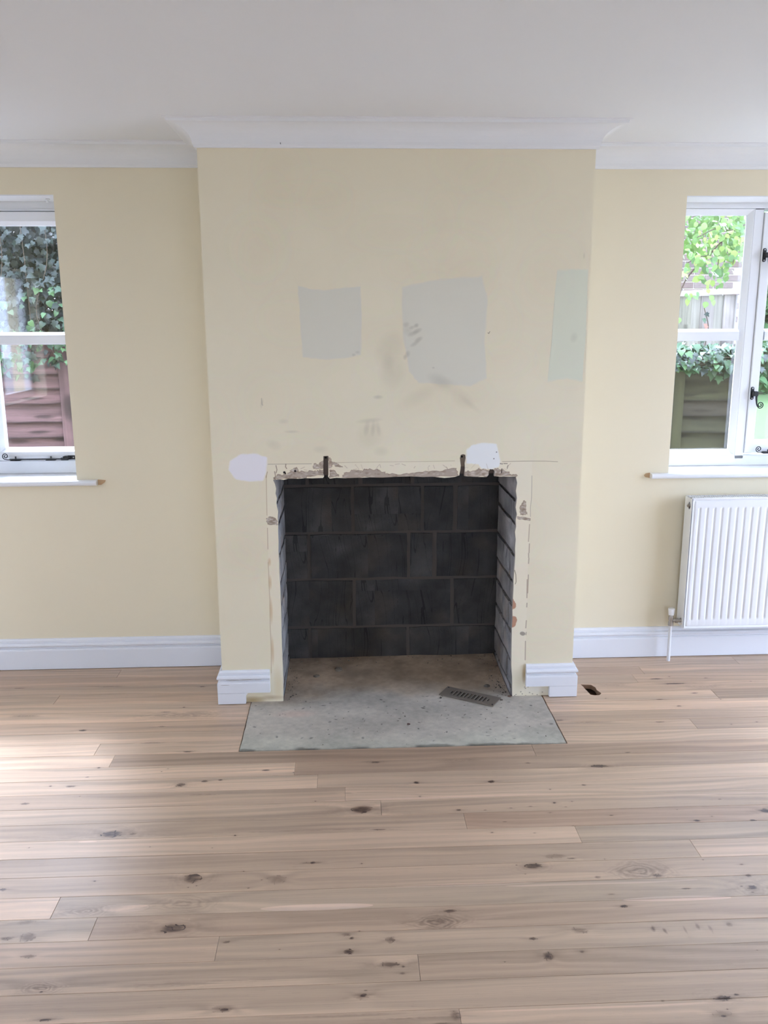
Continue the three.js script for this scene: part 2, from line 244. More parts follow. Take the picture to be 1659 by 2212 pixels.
for (let k = -10; rowZ(k) < ZF; k++) {
  const za = Math.max(rowZ(k), ZB), zb = Math.min(rowZ(k + 1), ZF), gap = 0.0004, [j] = rowOf(k);
  if (zb - za < 0.004) continue;
  let cuts = [XL, ...j, XR], spans = [];
  for (let i = 0; i + 1 < cuts.length; i++) spans.push([cuts[i], cuts[i + 1], i]);
  let block = null;
  if (k >= -5 && k <= -1) block = [HX0, HX1]; else if (k < -5) block = [0.03, CW - 0.03];
  for (const [a, b, i] of spans) {
    const pieces = !block || b <= block[0] || a >= block[1] ? [[a, b]] : [[a, block[0]], [block[1], b]].filter(([p, q]) => q - p > 0.01 && p >= a - 1e-6 && q <= b + 1e-6);
    for (const [p, q] of pieces) {
      const x0 = p + 0.0004, x1 = q - 0.0004, z0 = za + gap, z1 = zb - gap;
      if (p < 1.53 && q > 1.57 && (k === -6 || k === -5)) {
        const zm = rowZ(-5);                                               // the hole runs across the joint of two rows
        if (k === -6) {
          const low = HOLE.filter(([, z]) => z < zm - 0.001), edge0 = [1.5275, z1], edge1 = [1.5755, z1];
          plankMesh([[x0, z0], [x1, z0], [x1, z1], edge1, [1.569, -0.045], [1.571, -0.07], [1.560, -0.098], [1.545, -0.101], [1.5165, -0.104], [1.5225, -0.08], [1.523, -0.055], [1.527, -0.035], edge0, [x0, z1]], null, k, i, true);
        } else plankMesh([[x0, z0], [1.5275, z0], [1.53, 0.001], [1.548, 0.008], [1.566, 0.006], [1.5785, -0.01], [1.5755, z0], [x1, z0], [x1, z1], [x0, z1]], null, k, i, true);
      } else plankMesh([[x0, z0], [x1, z0], [x1, z1], [x0, z1]], null, k, i);
    }
  }
}

// ---------- chimney breast ----------
const YT = 2.143;
const opening = pts(`0.246,0.0 0.248,0.101 0.247,0.205 0.247,0.308 0.248,0.41 0.2475,0.49 0.246,0.556 0.2465,0.6 0.245,0.642 0.2465,0.68 0.246,0.729 0.2475,0.76 0.2465,0.779 0.249,0.806 0.245,0.823 0.243,0.84 0.246,0.858 0.241,0.877 0.244,0.897 0.24,0.916 0.233,0.932
 0.258,0.933 0.275,0.931 0.294,0.936 0.332,0.935 0.36,0.937 0.385,0.936 0.428,0.937 0.432,0.943 0.4285,0.951 0.431,1.023 0.45,1.024 0.449,0.948 0.447,0.943 0.454,0.934 0.48,0.937 0.514,0.935 0.562,0.936 0.611,0.937 0.66,0.9355 0.706,0.938 0.774,0.939 0.82,0.936 0.856,0.937 0.904,0.931 0.928,0.933
 0.945,0.935 0.963,0.941 0.964,0.95 0.967,0.965 0.968,0.98 0.966,0.994 0.964,1.009 0.967,1.022 0.976,1.025 0.985,1.022 0.987,1.009 0.983,0.989 0.985,0.97 0.982,0.938 1.025,0.934 1.071,0.933 1.079,0.942 1.078,0.954 1.083,0.964 1.098,0.963 1.103,0.954 1.101,0.936 1.123,0.934 1.187,0.933
 1.193,0.908 1.189,0.876 1.194,0.846 1.19,0.809 1.196,0.78 1.192,0.759 1.194,0.73 1.19,0.708 1.194,0.678 1.1925,0.64 1.194,0.606 1.192,0.555 1.19,0.51 1.191,0.479 1.19,0.434 1.189,0.386 1.191,0.34 1.189,0.305 1.19,0.223 1.191,0.14 1.196,0.089 1.199,0.0`);
function drawFace() {
  const W = 1024, H = 1517, S = W / CW, c = document.createElement('canvas'), h = document.createElement('canvas'); c.width = h.width = W; c.height = h.height = H;
  const a = c.getContext('2d'), b = h.getContext('2d'), X = (x) => x * S, Y = (y) => H - y * S, rnd = mulberry(41);
  a.fillStyle = PAINT; a.fillRect(0, 0, W, H); b.fillStyle = '#808080'; b.fillRect(0, 0, W, H);
  const path = (ctx, list, jag = 0) => {
    ctx.beginPath();
    list.forEach(([x, y], i) => {
      const [nx, ny] = list[(i + 1) % list.length], n = jag ? 5 : 1;
      for (let q = 0; q < n; q++) { const t = q / n, px = X(x + (nx - x) * t) + (q ? (rnd() - 0.5) * jag : 0), py = Y(y + (ny - y) * t) + (q ? (rnd() - 0.5) * jag : 0); i + q ? ctx.lineTo(px, py) : ctx.moveTo(px, py); }
    });
    ctx.closePath();
  };
  const blob = (x, y, rx, ry, color, alpha, rot = 0) => {
    a.save(); a.translate(X(x), Y(y)); a.rotate(rot); a.scale(rx * S, ry * S);
    const g = a.createRadialGradient(0, 0, 0, 0, 0, 1); g.addColorStop(0, `rgba(${color},${alpha})`); g.addColorStop(0.55, `rgba(${color},${alpha * 0.6})`); g.addColorStop(1, `rgba(${color},0)`);
    a.fillStyle = g; a.beginPath(); a.arc(0, 0, 1, 0, 7); a.fill(); a.restore();
  };
  const line = (list, color, w, ctx = a) => { ctx.strokeStyle = color; ctx.lineWidth = w; ctx.beginPath(); list.forEach(([x, y], i) => (i ? ctx.lineTo(X(x) + (rnd() - 0.5) * 1.2, Y(y)) : ctx.moveTo(X(x), Y(y)))); ctx.stroke(); };
  // broad unevenness of the roller coat
  for (let i = 0; i < 120; i++) blob(rnd() * CW, rnd() * YT, 0.08 + rnd() * 0.15, 0.06 + rnd() * 0.12, rnd() < 0.5 ? '205,188,150' : '255,248,225', 0.05);
  // strip where the fire surround was: older, paler paint
  a.fillStyle = 'rgba(243,233,212,0.3)'; path(a, pts('0.203,0 0.205,0.74 0.214,0.994 1.25,0.994 1.251,0.93 1.247,0.6 1.249,0')); a.fill();
  // repainted patches with soft brushed edges
  for (const [list, col] of [[PATCH[0], '219,215,198'], [PATCH[1], '219,215,198'], [PATCH[2], '221,218,202'], [PATCH[3], '238,237,236'], [PATCH[4], '238,238,236']]) {
    for (let i = 0; i < 14; i++) { const m = 1.03 - i * 0.0065, cx = list.reduce((s, p) => s + p[0], 0) / list.length, cy = list.reduce((s, p) => s + p[1], 0) / list.length; a.fillStyle = `rgba(${col},0.2)`; path(a, list.map(([x, y]) => [cx + (x - cx) * m, cy + (y - cy) * m]), 5); a.fill(); }
  }
  // hand marks and smudges
  const G = '130,122,104';
  for (const [x, y, rx, ry, al, ro] of [[0.791, 1.518, 0.01, 0.008, 0.6, -0.5], [0.775, 1.511, 0.012, 0.007, 0.35, -0.3], [0.795, 1.498, 0.02, 0.009, 0.5, -0.4], [0.778, 1.488, 0.022, 0.009, 0.4, -0.35], [0.800, 1.466, 0.018, 0.009, 0.5, -0.5], [0.785, 1.45, 0.02, 0.008, 0.4, -0.5], [0.752, 1.522, 0.014, 0.01, 0.35, -0.3], [0.758, 1.5, 0.02, 0.02, 0.2, 0], [0.758, 1.412, 0.01, 0.014, 0.4, 0.4], [0.748, 1.4, 0.008, 0.01, 0.4, 0],
    [0.857, 1.36, 0.006, 0.004, 0.4, 0], [0.88, 1.312, 0.05, 0.025, 0.25, 0.4], [0.91, 1.29, 0.06, 0.03, 0.14, 0.4], [0.7, 1.34, 0.05, 0.06, 0.22, 0.3], [0.69, 1.43, 0.05, 0.07, 0.2, 0.5], [0.683, 1.38, 0.025, 0.04, 0.15, 0], [0.553, 1.41, 0.008, 0.006, 0.35, 0], [0.568, 1.42, 0.01, 0.006, 0.3, 0],
    [0.645, 1.25, 0.02, 0.008, 0.4, 0], [0.8, 1.25, 0.09, 0.03, 0.16, -0.5], [0.97, 1.24, 0.05, 0.03, 0.18, 0.6], [1.0, 1.22, 0.05, 0.012, 0.15, 0.7], [0.61, 1.1, 0.05, 0.05, 0.18, 0], [0.6, 1.13, 0.012, 0.03, 0.3, 0.2], [0.625, 1.13, 0.01, 0.032, 0.3, 0.1], [0.645, 1.128, 0.01, 0.03, 0.25, -0.2], [0.61, 1.16, 0.05, 0.01, 0.3, -0.1], [0.31, 1.12, 0.03, 0.006, 0.3, 0], [0.2, 1.23, 0.006, 0.02, 0.3, 0.2], [0.28, 1.16, 0.02, 0.01, 0.2, 0], [0.24, 1.07, 0.03, 0.02, 0.2, 0.4], [0.42, 1.05, 0.03, 0.015, 0.2, 0], [0.655, 1.04, 0.03, 0.02, 0.2, 0], [1.395, 1.47, 0.015, 0.02, 0.25, 0.3], [1.42, 1.77, 0.004, 0.012, 0.3, 0]]) blob(x, y, rx * 1.15, ry * 1.15, G, al * 0.5, ro);
  line(pts('1.063,1.49 1.067,1.487 1.072,1.495'), 'rgba(90,75,50,0.6)', 1.4);
  line(pts('0.199,1.25 0.2,1.225 0.205,1.222'), 'rgba(120,110,90,0.35)', 1.6);
  // pencil and cut lines round the old surround
  line(pts('0.214,0.994 0.277,0.994 0.386,0.994'), 'rgba(120,105,85,0.55)', 1.1);
  line(pts('0.47,0.997 0.6,0.998 0.788,0.998 0.944,0.999'), 'rgba(150,125,95,0.45)', 1.2);
  line(pts('1.131,0.994 1.218,0.995 1.304,0.994 1.352,0.991'), 'rgba(150,130,100,0.55)', 1.8);
  for (let i = 0; i < 26; i++) { const x = 0.3 + rnd() * 0.85; line([[x, 0.965 + rnd() * 0.03], [x + (rnd() - 0.5) * 0.04, 0.96 + rnd() * 0.03]], 'rgba(140,115,90,0.35)', 0.8 + rnd()); }
  line(pts('0.207,0.95 0.206,0.85 0.205,0.79'), 'rgba(170,140,105,0.5)', 1.8); line(pts('0.206,0.94 0.212,0.965'), 'rgba(140,115,80,0.5)', 2);
  line(pts('0.205,0.74 0.203,0.652'), 'rgba(160,130,100,0.45)', 2.2); line(pts('0.203,0.6 0.204,0.557 0.203,0.504 0.204,0.444 0.202,0.326 0.203,0.24 0.201,0.126'), 'rgba(165,135,100,0.4)', 2.2);
  for (const [y0, y1] of [[0.62, 0.58], [0.55, 0.48], [0.46, 0.33], [0.3, 0.15]]) blob(0.208, (y0 + y1) / 2, 0.008, (y0 - y1) / 2, '200,165,115', 0.55);
  line(pts('1.251,0.937 1.252,0.848 1.25,0.808 1.25,0.77'), 'rgba(130,115,95,0.55)', 1.3); line(pts('1.248,0.74 1.246,0.667'), 'rgba(165,140,115,0.6)', 2.6);
  for (const seg of ['1.25,0.66 1.25,0.62', '1.25,0.6 1.249,0.575', '1.25,0.53 1.249,0.45', '1.246,0.51 1.247,0.43', '1.248,0.335 1.247,0.3', '1.247,0.245 1.248,0.16', '1.249,0.284 1.248,0.27', '1.248,0.62 1.249,0.6', '1.248,0.41 1.248,0.39']) line(pts(seg), 'rgba(150,125,105,0.55)', 3);
  // torn plaster: bare grey-brown render showing
  const torn = (s, col = '#b3a392', jag = 6) => {
    const l = pts(s); a.fillStyle = col; path(a, l, jag); a.fill(); a.strokeStyle = 'rgba(110,85,66,0.55)'; a.lineWidth = 1.2; a.stroke();
    b.fillStyle = '#5a5a5a'; path(b, l, jag); b.fill();
    a.save(); path(a, l); a.clip(); const xs = l.map((p) => p[0]), ys = l.map((p) => p[1]);
    for (let i = 0; i < 60; i++) { const x = Math.min(...xs) + rnd() * (Math.max(...xs) - Math.min(...xs)), y = Math.min(...ys) + rnd() * (Math.max(...ys) - Math.min(...ys)); blob(x, y, 0.004 + rnd() * 0.012, 0.002 + rnd() * 0.005, rnd() < 0.5 ? '140,120,100' : '214,203,188', 0.5, rnd() - 0.5); }
    a.restore();
  };
  torn('0.235,0.941 0.259,0.953 0.285,0.952 0.3,0.962 0.314,0.966 0.352,0.964 0.395,0.963 0.409,0.966 0.429,0.968 0.428,0.948 0.395,0.946 0.351,0.939 0.313,0.936 0.251,0.934');
  torn('0.3,0.967 0.314,0.976 0.326,0.981 0.331,0.971 0.333,0.966 0.315,0.962', '#c5b29d', 2);
  torn('0.454,0.967 0.469,0.968 0.49,0.943 0.454,0.937'); torn('0.39,0.985 0.396,0.995 0.415,0.99 0.417,0.999 0.429,1.005 0.43,0.977 0.41,0.974 0.393,0.974', '#c9b6a2', 3);
  torn('0.451,1.02 0.458,1.013 0.463,1.001 0.482,0.996 0.493,0.985 0.505,0.98 0.479,0.982 0.467,0.994 0.46,0.977 0.452,0.977', '#c4ae98', 3);
  torn('0.51,0.956 0.544,0.966 0.58,0.964 0.598,0.971 0.635,0.968 0.652,0.961 0.679,0.952 0.733,0.946 0.788,0.953 0.829,0.96 0.897,0.959 0.951,0.969 0.958,0.94 0.788,0.936 0.652,0.937 0.503,0.939');
  torn('0.985,0.955 1.01,0.956 1.037,0.967 1.049,0.962 1.078,0.961 1.079,0.937 1.04,0.936 0.984,0.938'); torn('1.102,0.966 1.117,0.966 1.125,0.958 1.137,0.961 1.156,0.953 1.166,0.943 1.191,0.94 1.188,0.935 1.103,0.936');
  torn('0.203,0.779 0.218,0.785 0.234,0.78 0.245,0.766 0.244,0.751 0.209,0.754 0.203,0.769', '#b5a795', 3); torn('1.206,0.809 1.214,0.822 1.221,0.836 1.23,0.831 1.231,0.793 1.237,0.781 1.22,0.777 1.21,0.779', '#c2b39e', 3); torn('1.198,0.772 1.249,0.763 1.248,0.754 1.2,0.762', '#bfb09a', 3);
  a.fillStyle = '#b98c70'; path(a, pts('1.188,0.434 1.196,0.418 1.203,0.405 1.204,0.395 1.2,0.388 1.188,0.382'), 2); a.fill(); path(a, pts('1.187,0.352 1.199,0.353 1.207,0.347 1.209,0.334 1.203,0.312 1.197,0.306 1.187,0.305'), 2); a.fill();
  a.fillStyle = '#a39886'; a.save(); a.translate(X(1.234), Y(0.277)); a.rotate(0.3); a.scale(1.35, 1); a.beginPath(); a.arc(0, 0, 6, 0, 7); a.fill(); a.restore();
  line(pts('1.193,0.55 1.199,0.53 1.2,0.5 1.197,0.49'), 'rgba(120,105,75,0.6)', 2.4);
  for (const [x, y, w] of [[0.246, 0.99, 0.0], [0.24, 0.966, 0]]) line([[x, y], [x + 0.003, y - 0.018], [x - 0.001, y - 0.032]], 'rgba(120,95,75,0.6)', 2.4);
  line(pts('0.285,0.995 0.283,0.983 0.288,0.975'), 'rgba(120,95,75,0.6)', 2.6);
  for (const [x, y, r] of [[0.278, 0.961, 3.2], [0.282, 0.957, 2], [0.32, 0.966, 2.8]]) { a.fillStyle = '#1d130d'; a.beginPath(); a.arc(X(x), Y(y), r, 0, 7); a.fill(); }
  line(pts('1.131,0.966 1.13,0.948'), 'rgba(55,42,34,0.9)', 2.6); line(pts('1.136,0.986 1.152,0.986'), 'rgba(90,75,60,0.8)', 1.6); line(pts('1.155,0.98 1.152,0.965'), 'rgba(90,75,60,0.7)', 1.6);
  for (const [x, y] of [[1.125, 0.986], [1.131, 0.985], [1.108, 1.032], [1.098, 1.006]]) { a.fillStyle = 'rgba(70,60,50,0.7)'; a.beginPath(); a.arc(X(x), Y(y), 1.6, 0, 7); a.fill(); }
  // grubby foot of the wall behind the cut skirtings
  blob(0.12, 0.01, 0.06, 0.02, '150,120,70', 0.6); blob(0.2, 0.02, 0.06, 0.012, '160,130,90', 0.4); blob(1.247, 0.1, 0.012, 0.05, '150,115,70', 0.65); blob(1.3, 0.03, 0.07, 0.03, '235,230,220', 0.6); blob(0.225, 0.08, 0.022, 0.09, '225,205,160', 0.5);
  for (let i = 0; i < 14; i++) blob(1.2 + rnd() * 0.15, rnd() * 0.05, 0.004, 0.003, '90,75,60', 0.6);
  const tex = (cv, srgb) => { const t = new THREE.CanvasTexture(cv); t.magFilter = THREE.LinearFilter; if (srgb) t.colorSpace = THREE.SRGBColorSpace; return t; };
  return [tex(c, true), tex(h, false)];
}
const PAINT = '#' + new THREE.Color().setRGB(...CREAM).getHexString();
const PATCH = [
  pts('0.351,1.663 0.4,1.65 0.446,1.646 0.515,1.655 0.58,1.659 0.583,1.541 0.578,1.412 0.52,1.4 0.441,1.396 0.362,1.405 0.356,1.525'),
  pts('0.74,1.655 0.844,1.678 0.939,1.688 1.035,1.694 1.058,1.607 1.049,1.453 1.06,1.322 0.998,1.292 0.9,1.3 0.802,1.306 0.766,1.35 0.743,1.489'),
  pts('1.321,1.714 1.375,1.719 1.437,1.717 1.439,1.52 1.435,1.307 1.375,1.319 1.301,1.308 1.31,1.451 1.315,1.606'),
  pts('0.07,1.009 0.112,1.034 0.166,1.036 0.213,1.02 0.207,0.962 0.194,0.93 0.143,0.927 0.09,0.936 0.063,0.973'),
  pts('0.99,1.042 1.011,1.06 1.047,1.068 1.107,1.064 1.115,1.031 1.123,1.0 1.119,0.975 1.102,0.97 1.088,0.965 1.049,0.968 1.039,0.984 0.99,0.989'),
];
const chimney = structure('chimney_breast', 'cream chimney breast with repaired patches round a bare fireplace opening');
{
  const [map, bump] = drawFace();
  const face = new THREE.MeshStandardMaterial({ map, bumpMap: bump, bumpScale: 0.002, roughness: 0.85 });
  const uvFace = (g) => { const p = g.attributes.position, uv = g.attributes.uv; for (let i = 0; i < p.count; i++) uv.setXY(i, p.getX(i) / CW, p.getY(i) / YT); return g; };
  const outline = [[0, 0.002], ...[], ...opening.map(([x, y]) => [x, Math.max(y, 0.002)]), [CW, 0.002], [CW, YT + 0.08], [0, YT + 0.08]];
  const g = extrude(shapeOf(outline), 0.02); g.translate(0, 0, -0.02); uvFace(g);
  obj('plaster_face', g, [face, M.render], chimney, 'cream plaster face with torn edges round the opening');
  // masonry behind the plaster: two piers and the lintel zone
  obj('masonry_core', merge([box(0, 0.14, 0.002, YC, ZB, -0.0205), box(1.3, CW, 0.002, YC, ZB, -0.0205), box(0.14, 1.3, 0.975, YC, -0.16, -0.0205)]), M.cream, chimney);
  obj('mortar_bed', box(0.24, 1.205, 0.944, 0.9745, -0.16, -0.021), M.mortarSlot, chimney, 'brown mortar bared above the opening');
  obj('mortar_pocket', box(0.425, 0.456, 0.9745, 1.03, -0.0208, -0.0135), M.mortarSlot, chimney, 'brown bottom of the chased slot'); obj('mortar_pocket', box(0.958, 0.992, 0.9745, 1.03, -0.0208, -0.012), mat([0.27, 0.21, 0.15], 0.95), chimney, 'brown bottom of the ragged chased slot');
  const PN = [['paint_patch', 'square pale grey paint patch'], ['paint_patch', 'larger pale grey paint patch with hand marks'], ['paint_patch', 'tall pale grey paint patch at the right edge'], ['filler_patch', 'round white filler patch beside the opening'], ['filler_patch', 'white filler patch above the opening']];
  PATCH.forEach((list, i) => { const q = extrude(shapeOf(list), 0.0006); q.translate(0, 0, -0.0001); uvFace(q); obj(PN[i][0], q, face, chimney, PN[i][1]); });
  for (const [x, y] of [[0.44, 1.0155], [0.9735, 1.0135]]) { const d = new THREE.CylinderGeometry(0.0042, 0.0042, 0.002, 12); d.rotateX(Math.PI / 2); d.translate(x, y, -0.0125 + 0.0008); obj('screw_hole', d, M.dark, chimney); }
}

// ---------- fireplace recess: every block a piece ----------
const blockTex = dataTexture(512, 512, (x, y) => {
  const u = x / 512, v = y / 512; let l = 0.72 + fbm(u * 9, v * 9, 4) * 0.4 + (hash(x, y) - 0.5) * 0.12;
  const a = noise(u * 42 + Math.sin(v * 7) * 0.8 + fbm(u * 6, v * 3, 2) * 3, v * 1.6); if (Math.abs(a - 0.5) < 0.018) l *= 0.72;     // comb scratches
  l *= 0.86 + 0.22 * smooth(0.3, 0.7, fbm(u * 3 + 9, v * 3, 3));
  const w = smooth(0.5, 0.75, fbm(u * 4 + 31, v * 4, 3)) * 14;
  return [112 * l + w, 110 * l + w * 0.6, 108 * l + w * 0.2];
});
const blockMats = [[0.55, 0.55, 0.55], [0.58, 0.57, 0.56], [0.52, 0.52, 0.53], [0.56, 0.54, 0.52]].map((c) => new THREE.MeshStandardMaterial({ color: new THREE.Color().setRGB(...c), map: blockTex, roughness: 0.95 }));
const sideLitMats = [[3.2, 3.2, 3.2], [3.5, 3.45, 3.4], [2.8, 2.85, 2.9]].map((c) => new THREE.MeshStandardMaterial({ color: new THREE.Color().setRGB(...c), map: blockTex, roughness: 0.95 }));  // same block texture tinted far brighter: light on the side walls put into colour
function roughBlock(w, h, d, seed) {                                       // a concrete block with worn uneven edges
  const r = mulberry(seed), nx = Math.max(2, Math.round(w / 0.06)), ny = Math.max(2, Math.round(h / 0.05)), g = new THREE.BoxGeometry(w, h, d, nx, ny, 1), p = g.attributes.position, key = {};
  for (let i = 0; i < p.count; i++) {
    const x = p.getX(i), y = p.getY(i), z = p.getZ(i), k = `${x.toFixed(3)},${y.toFixed(3)},${z.toFixed(3)}`, q = key[k] ??= [r(), r(), r()];
    const ex = Math.abs(Math.abs(x) - w / 2) < 1e-4, ey = Math.abs(Math.abs(y) - h / 2) < 1e-4;
    p.setXYZ(i, x - (ex ? Math.sign(x) * q[0] * 0.004 : 0), y - (ey ? Math.sign(y) * q[1] * 0.004 : 0), z - (z > 0 && (ex || ey) ? q[2] * 0.005 : 0));
  }
  const f = g.toNonIndexed(); f.computeVertexNormals(); return f;
}
const fire = thing('fireplace', 'bare fireplace recess lined with dark sooty concrete blocks', 'fireplace', [0.719, 0, -0.2]);
const intoFire = (m, x, y, z) => { m.position.set(x - 0.719, y, z + 0.2); return m; };
{
  let s = 100;
  const put = (x0, x1, y0, y1) => {
    const w = x1 - x0, h = y1 - y0, g = roughBlock(w, h, 0.1, s++), uv = g.attributes.uv, p = g.attributes.position, ou = hash(s, 3), ov = hash(s, 7);
    for (let i = 0; i < uv.count; i++) uv.setXY(i, p.getX(i) / 0.6 + ou, p.getY(i) / 0.6 + ov);
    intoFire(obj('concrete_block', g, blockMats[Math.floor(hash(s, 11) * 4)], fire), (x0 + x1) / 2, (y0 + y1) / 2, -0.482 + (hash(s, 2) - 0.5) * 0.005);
  };
  const rows = [[-0.02, 0.156, [0.3405, 0.7919]], [0.166, 0.3855, [0.5466, 0.9963]], [0.3955, 0.602, [0.346, 0.7954, 0.9091]], [0.612, 0.818, [0.5446, 0.8574, 1.0011]], [0.828, 1.05, [0.346, 0.58, 0.81]]];
  for (const [y0, y1, js] of rows) { const c = [0.2, ...js, 1.24]; for (let i = 0; i + 1 < c.length; i++) put(c[i] + (i ? (Math.abs(c[i] - 1.0011) < 1e-6 || Math.abs(c[i] - 0.9091) < 1e-6 ? 0.012 : 0.006) : 0), c[i + 1] - 0.006, y0, y1); }
  const ys = [-0.02, 0.036, 0.149, 0.267, 0.386, 0.486, 0.603, 0.735, 0.83, 0.94];
  for (const side of [0, 1]) for (let i = 0; i + 1 < ys.length; i++) {
    const cuts = i % 2 ? [-0.428, -0.115, -0.0215] : [-0.428, -0.0215];
    if (side && i === 3) cuts.splice(1, 0, -0.27);
    for (let j = 0; j + 1 < cuts.length; j++) {
      const w = cuts[j + 1] - cuts[j] - 0.009, h = ys[i + 1] - ys[i] - 0.011, g = roughBlock(w, h, 0.085, s++), uv = g.attributes.uv, p = g.attributes.position;
      for (let q = 0; q < uv.count; q++) uv.setXY(q, p.getX(q) / 0.6 + hash(s, 4), p.getY(q) / 0.6 + hash(s, 5));
      g.rotateY(side ? -Math.PI / 2 : Math.PI / 2);
      intoFire(obj('concrete_block', g, sideLitMats[s % 3], fire), side ? 1.192 + 0.0425 + hash(s, 6) * 0.002 : 0.246 - 0.0425 - hash(s, 6) * 0.002, (ys[i] + ys[i + 1]) / 2, (cuts[j] + cuts[j + 1]) / 2);
    }
  }
  intoFire(obj('mortar', merge([box(0.15, 1.29, -0.29, 1.39, -0.56, -0.44), box(0.145, 0.235, -0.02, 0.972, -0.438, -0.022), box(1.203, 1.295, -0.02, 0.972, -0.438, -0.022)]), M.mortar, fire, 'dark brown mortar in the joints'), 0.719, 0, -0.2).position.set(-0.719, 0, 0.2);
}
// ---------- hearth ----------
{
  const stains = [], r = mulberry(5); for (let i = 0; i < 90; i++) stains.push([HX0 + r() * 1.2, r() * 0.4 - 0.02, 0.002 + r() * 0.009, 0.002 + r() * 0.005, 0.3 + r() * 0.6, r() * 3]);
  const tex = dataTexture(1280, 896, (px, py) => {
    const x = HX0 + (HX1 - HX0) * px / 1280, z = -0.44 + 0.857 * py / 896;
    let l = 0.9 + (fbm(x * 7, z * 9, 4) - 0.47) * 0.26 + (fbm(x * 60, z * 60, 3) - 0.45) * 0.14 + (hash(px, py) - 0.5) * 0.05;
    let c = [204, 195, 180];
    const red = smooth(0.35, 0.05, Math.hypot((x - 0.3) / 0.35, (z - 0.12) / 0.14)); c = [c[0] + red * 8, c[1] - red * 3, c[2] - red * 4];
    const pale = smooth(0.25, 0.41, z + (fbm(x * 6, z * 6, 3) - 0.5) * 0.15); c = [c[0] + pale * 4, c[1] + pale * 9, c[2] + pale * 6];
    const dust = 1 - smooth(-0.2, 0.02, z + (fbm(x * 5 + 3, z * 6, 3) - 0.45) * 0.22 - Math.max(0, 0.5 - x) * 0.12);  // brown soot and sand lying inside
    c = [c[0] + (196 - c[0]) * dust, c[1] + (172 - c[1]) * dust, c[2] + (145 - c[2]) * dust]; l *= 1 - dust * 0.12 * smooth(0.35, 0.7, fbm(x * 12, z * 12, 3));
    const edge = smooth(0.396, 0.41, z + (fbm(x * 30, z * 30, 3) - 0.5) * 0.02) * smooth(0.5, 0.8, noise(x * 14, 3)); l *= 1 - edge * 0.3;
    for (const [sx, sz, rx, rz, d, a] of stains) { const dx = x - sx, dz = z - sz; if (Math.abs(dx) > 0.02 || Math.abs(dz) > 0.02) continue; const u = dx * Math.cos(a) + dz * Math.sin(a), v = dz * Math.cos(a) - dx * Math.sin(a); const e = Math.hypot(u / rx, v / rz) * (0.7 + fbm(x * 200, z * 200, 2) * 0.6); if (e < 1) l *= 1 - d * 0.5 * (1 - e * e); }
    return c.map((v) => v * l);
  });
  const m = new THREE.MeshStandardMaterial({ map: tex, roughness: 0.9 });
  const hearth = thing('hearth_slab', 'dusty grey concrete hearth slab set into the oak floor', 'hearth', [0.719, 0, 0.2]);
  const top = (x, z) => 0.0015 + 0.0012 * fbm(x * 20, z * 20, 3) + (z < 0 ? 0.016 * smooth(-0.05, -0.43, z) * (0.6 + 0.8 * fbm(x * 5, z * 7, 3)) : 0);
  const panel = (x0, x1, z0, z1, nx, nz, rag) => {
    const r2 = mulberry(9), g = new THREE.BoxGeometry(1, 1, 1, nx, 1, nz), p = g.attributes.position, uv = g.attributes.uv;
    for (let i = 0; i < p.count; i++) {
      const u = p.getX(i) + 0.5, w = p.getZ(i) + 0.5; let x = x0 + u * (x1 - x0), z = z0 + w * (z1 - z0);
      if (rag) { const e = (a) => (fbm(a * 30, 2, 3) - 0.35) * 0.005; if (w > 0.999) z -= Math.max(0, e(x)); if (u < 0.001) x += Math.max(0, e(z + 9)); if (u > 0.999) x -= Math.max(0, e(z + 4)) + 0.002; }
      p.setXYZ(i, x - 0.719, p.getY(i) > 0 ? top(x, z) : -0.04, z - 0.2);
      uv.setXY(i, (x - HX0) / (HX1 - HX0), (z + 0.44) / 0.857);
    }
    g.computeVertexNormals(); return g;
  };
  obj('slab', panel(HX0 + 0.002, HX1 - 0.002, -0.0, 0.4145, 120, 44, true), m, hearth);
  obj('back_slab', panel(0.2465, 1.1915, -0.43, 0.0, 90, 40, false), m, hearth, 'back of the slab under brown soot and sand');
  // metal vent plate lying loose on it
  const vent = thing('vent_cover', 'brown metal slotted vent plate lying loose on the hearth', 'vent cover', [1.0205, 0.0035, 0.0015], -Math.atan2(0.1262, 0.2086));
  const s = shapeOf([[-0.1215, -0.0445], [0.1215, -0.0445], [0.1215, 0.0445], [-0.1215, 0.0445]]);
  for (let i = 0; i < 11; i++) { const x = -0.082 + i * 0.0164, half = i === 0 || i === 10 ? 0.012 : 0.024, h = new THREE.Path(), w = i === 5 ? 0.003 : 0.0045; h.moveTo(x - w, -half); h.lineTo(x - w, half); h.lineTo(x + w, half); h.lineTo(x + w, -half); h.closePath(); s.holes.push(h); }
  const plate = extrude(s, 0.0025, 0.0006); plate.rotateX(-Math.PI / 2); plate.rotateX(0.012); plate.translate(0, 0.001, 0); obj('plate', plate, M.bronze, vent);
  const back = box(-0.1, 0.1, -0.0005, 0.0006, -0.03, 0.03); obj('shutter', back, mat([0.085, 0.074, 0.062], 0.8), vent, 'dark sliding shutter under the slots');
  const lip = []; for (let i = 0; i < 11; i++) { const x = -0.082 + i * 0.0164 - 0.0052, half = i === 0 || i === 10 ? 0.01 : 0.022; lip.push(box(x - 0.0006, x + 0.0006, 0.004, 0.0056, -half, half)); } obj('slot_lip', merge(lip), mat([0.2, 0.175, 0.14], 0.5, { metalness: 0.4 }), vent);
  for (const [x, z] of [[-0.113, -0.036], [0.113, 0.033]]) { const c = new THREE.CylinderGeometry(0.003, 0.003, 0.0012, 10); c.translate(x, 0.0045, z); obj('screw_hole', c, M.dark, vent); }
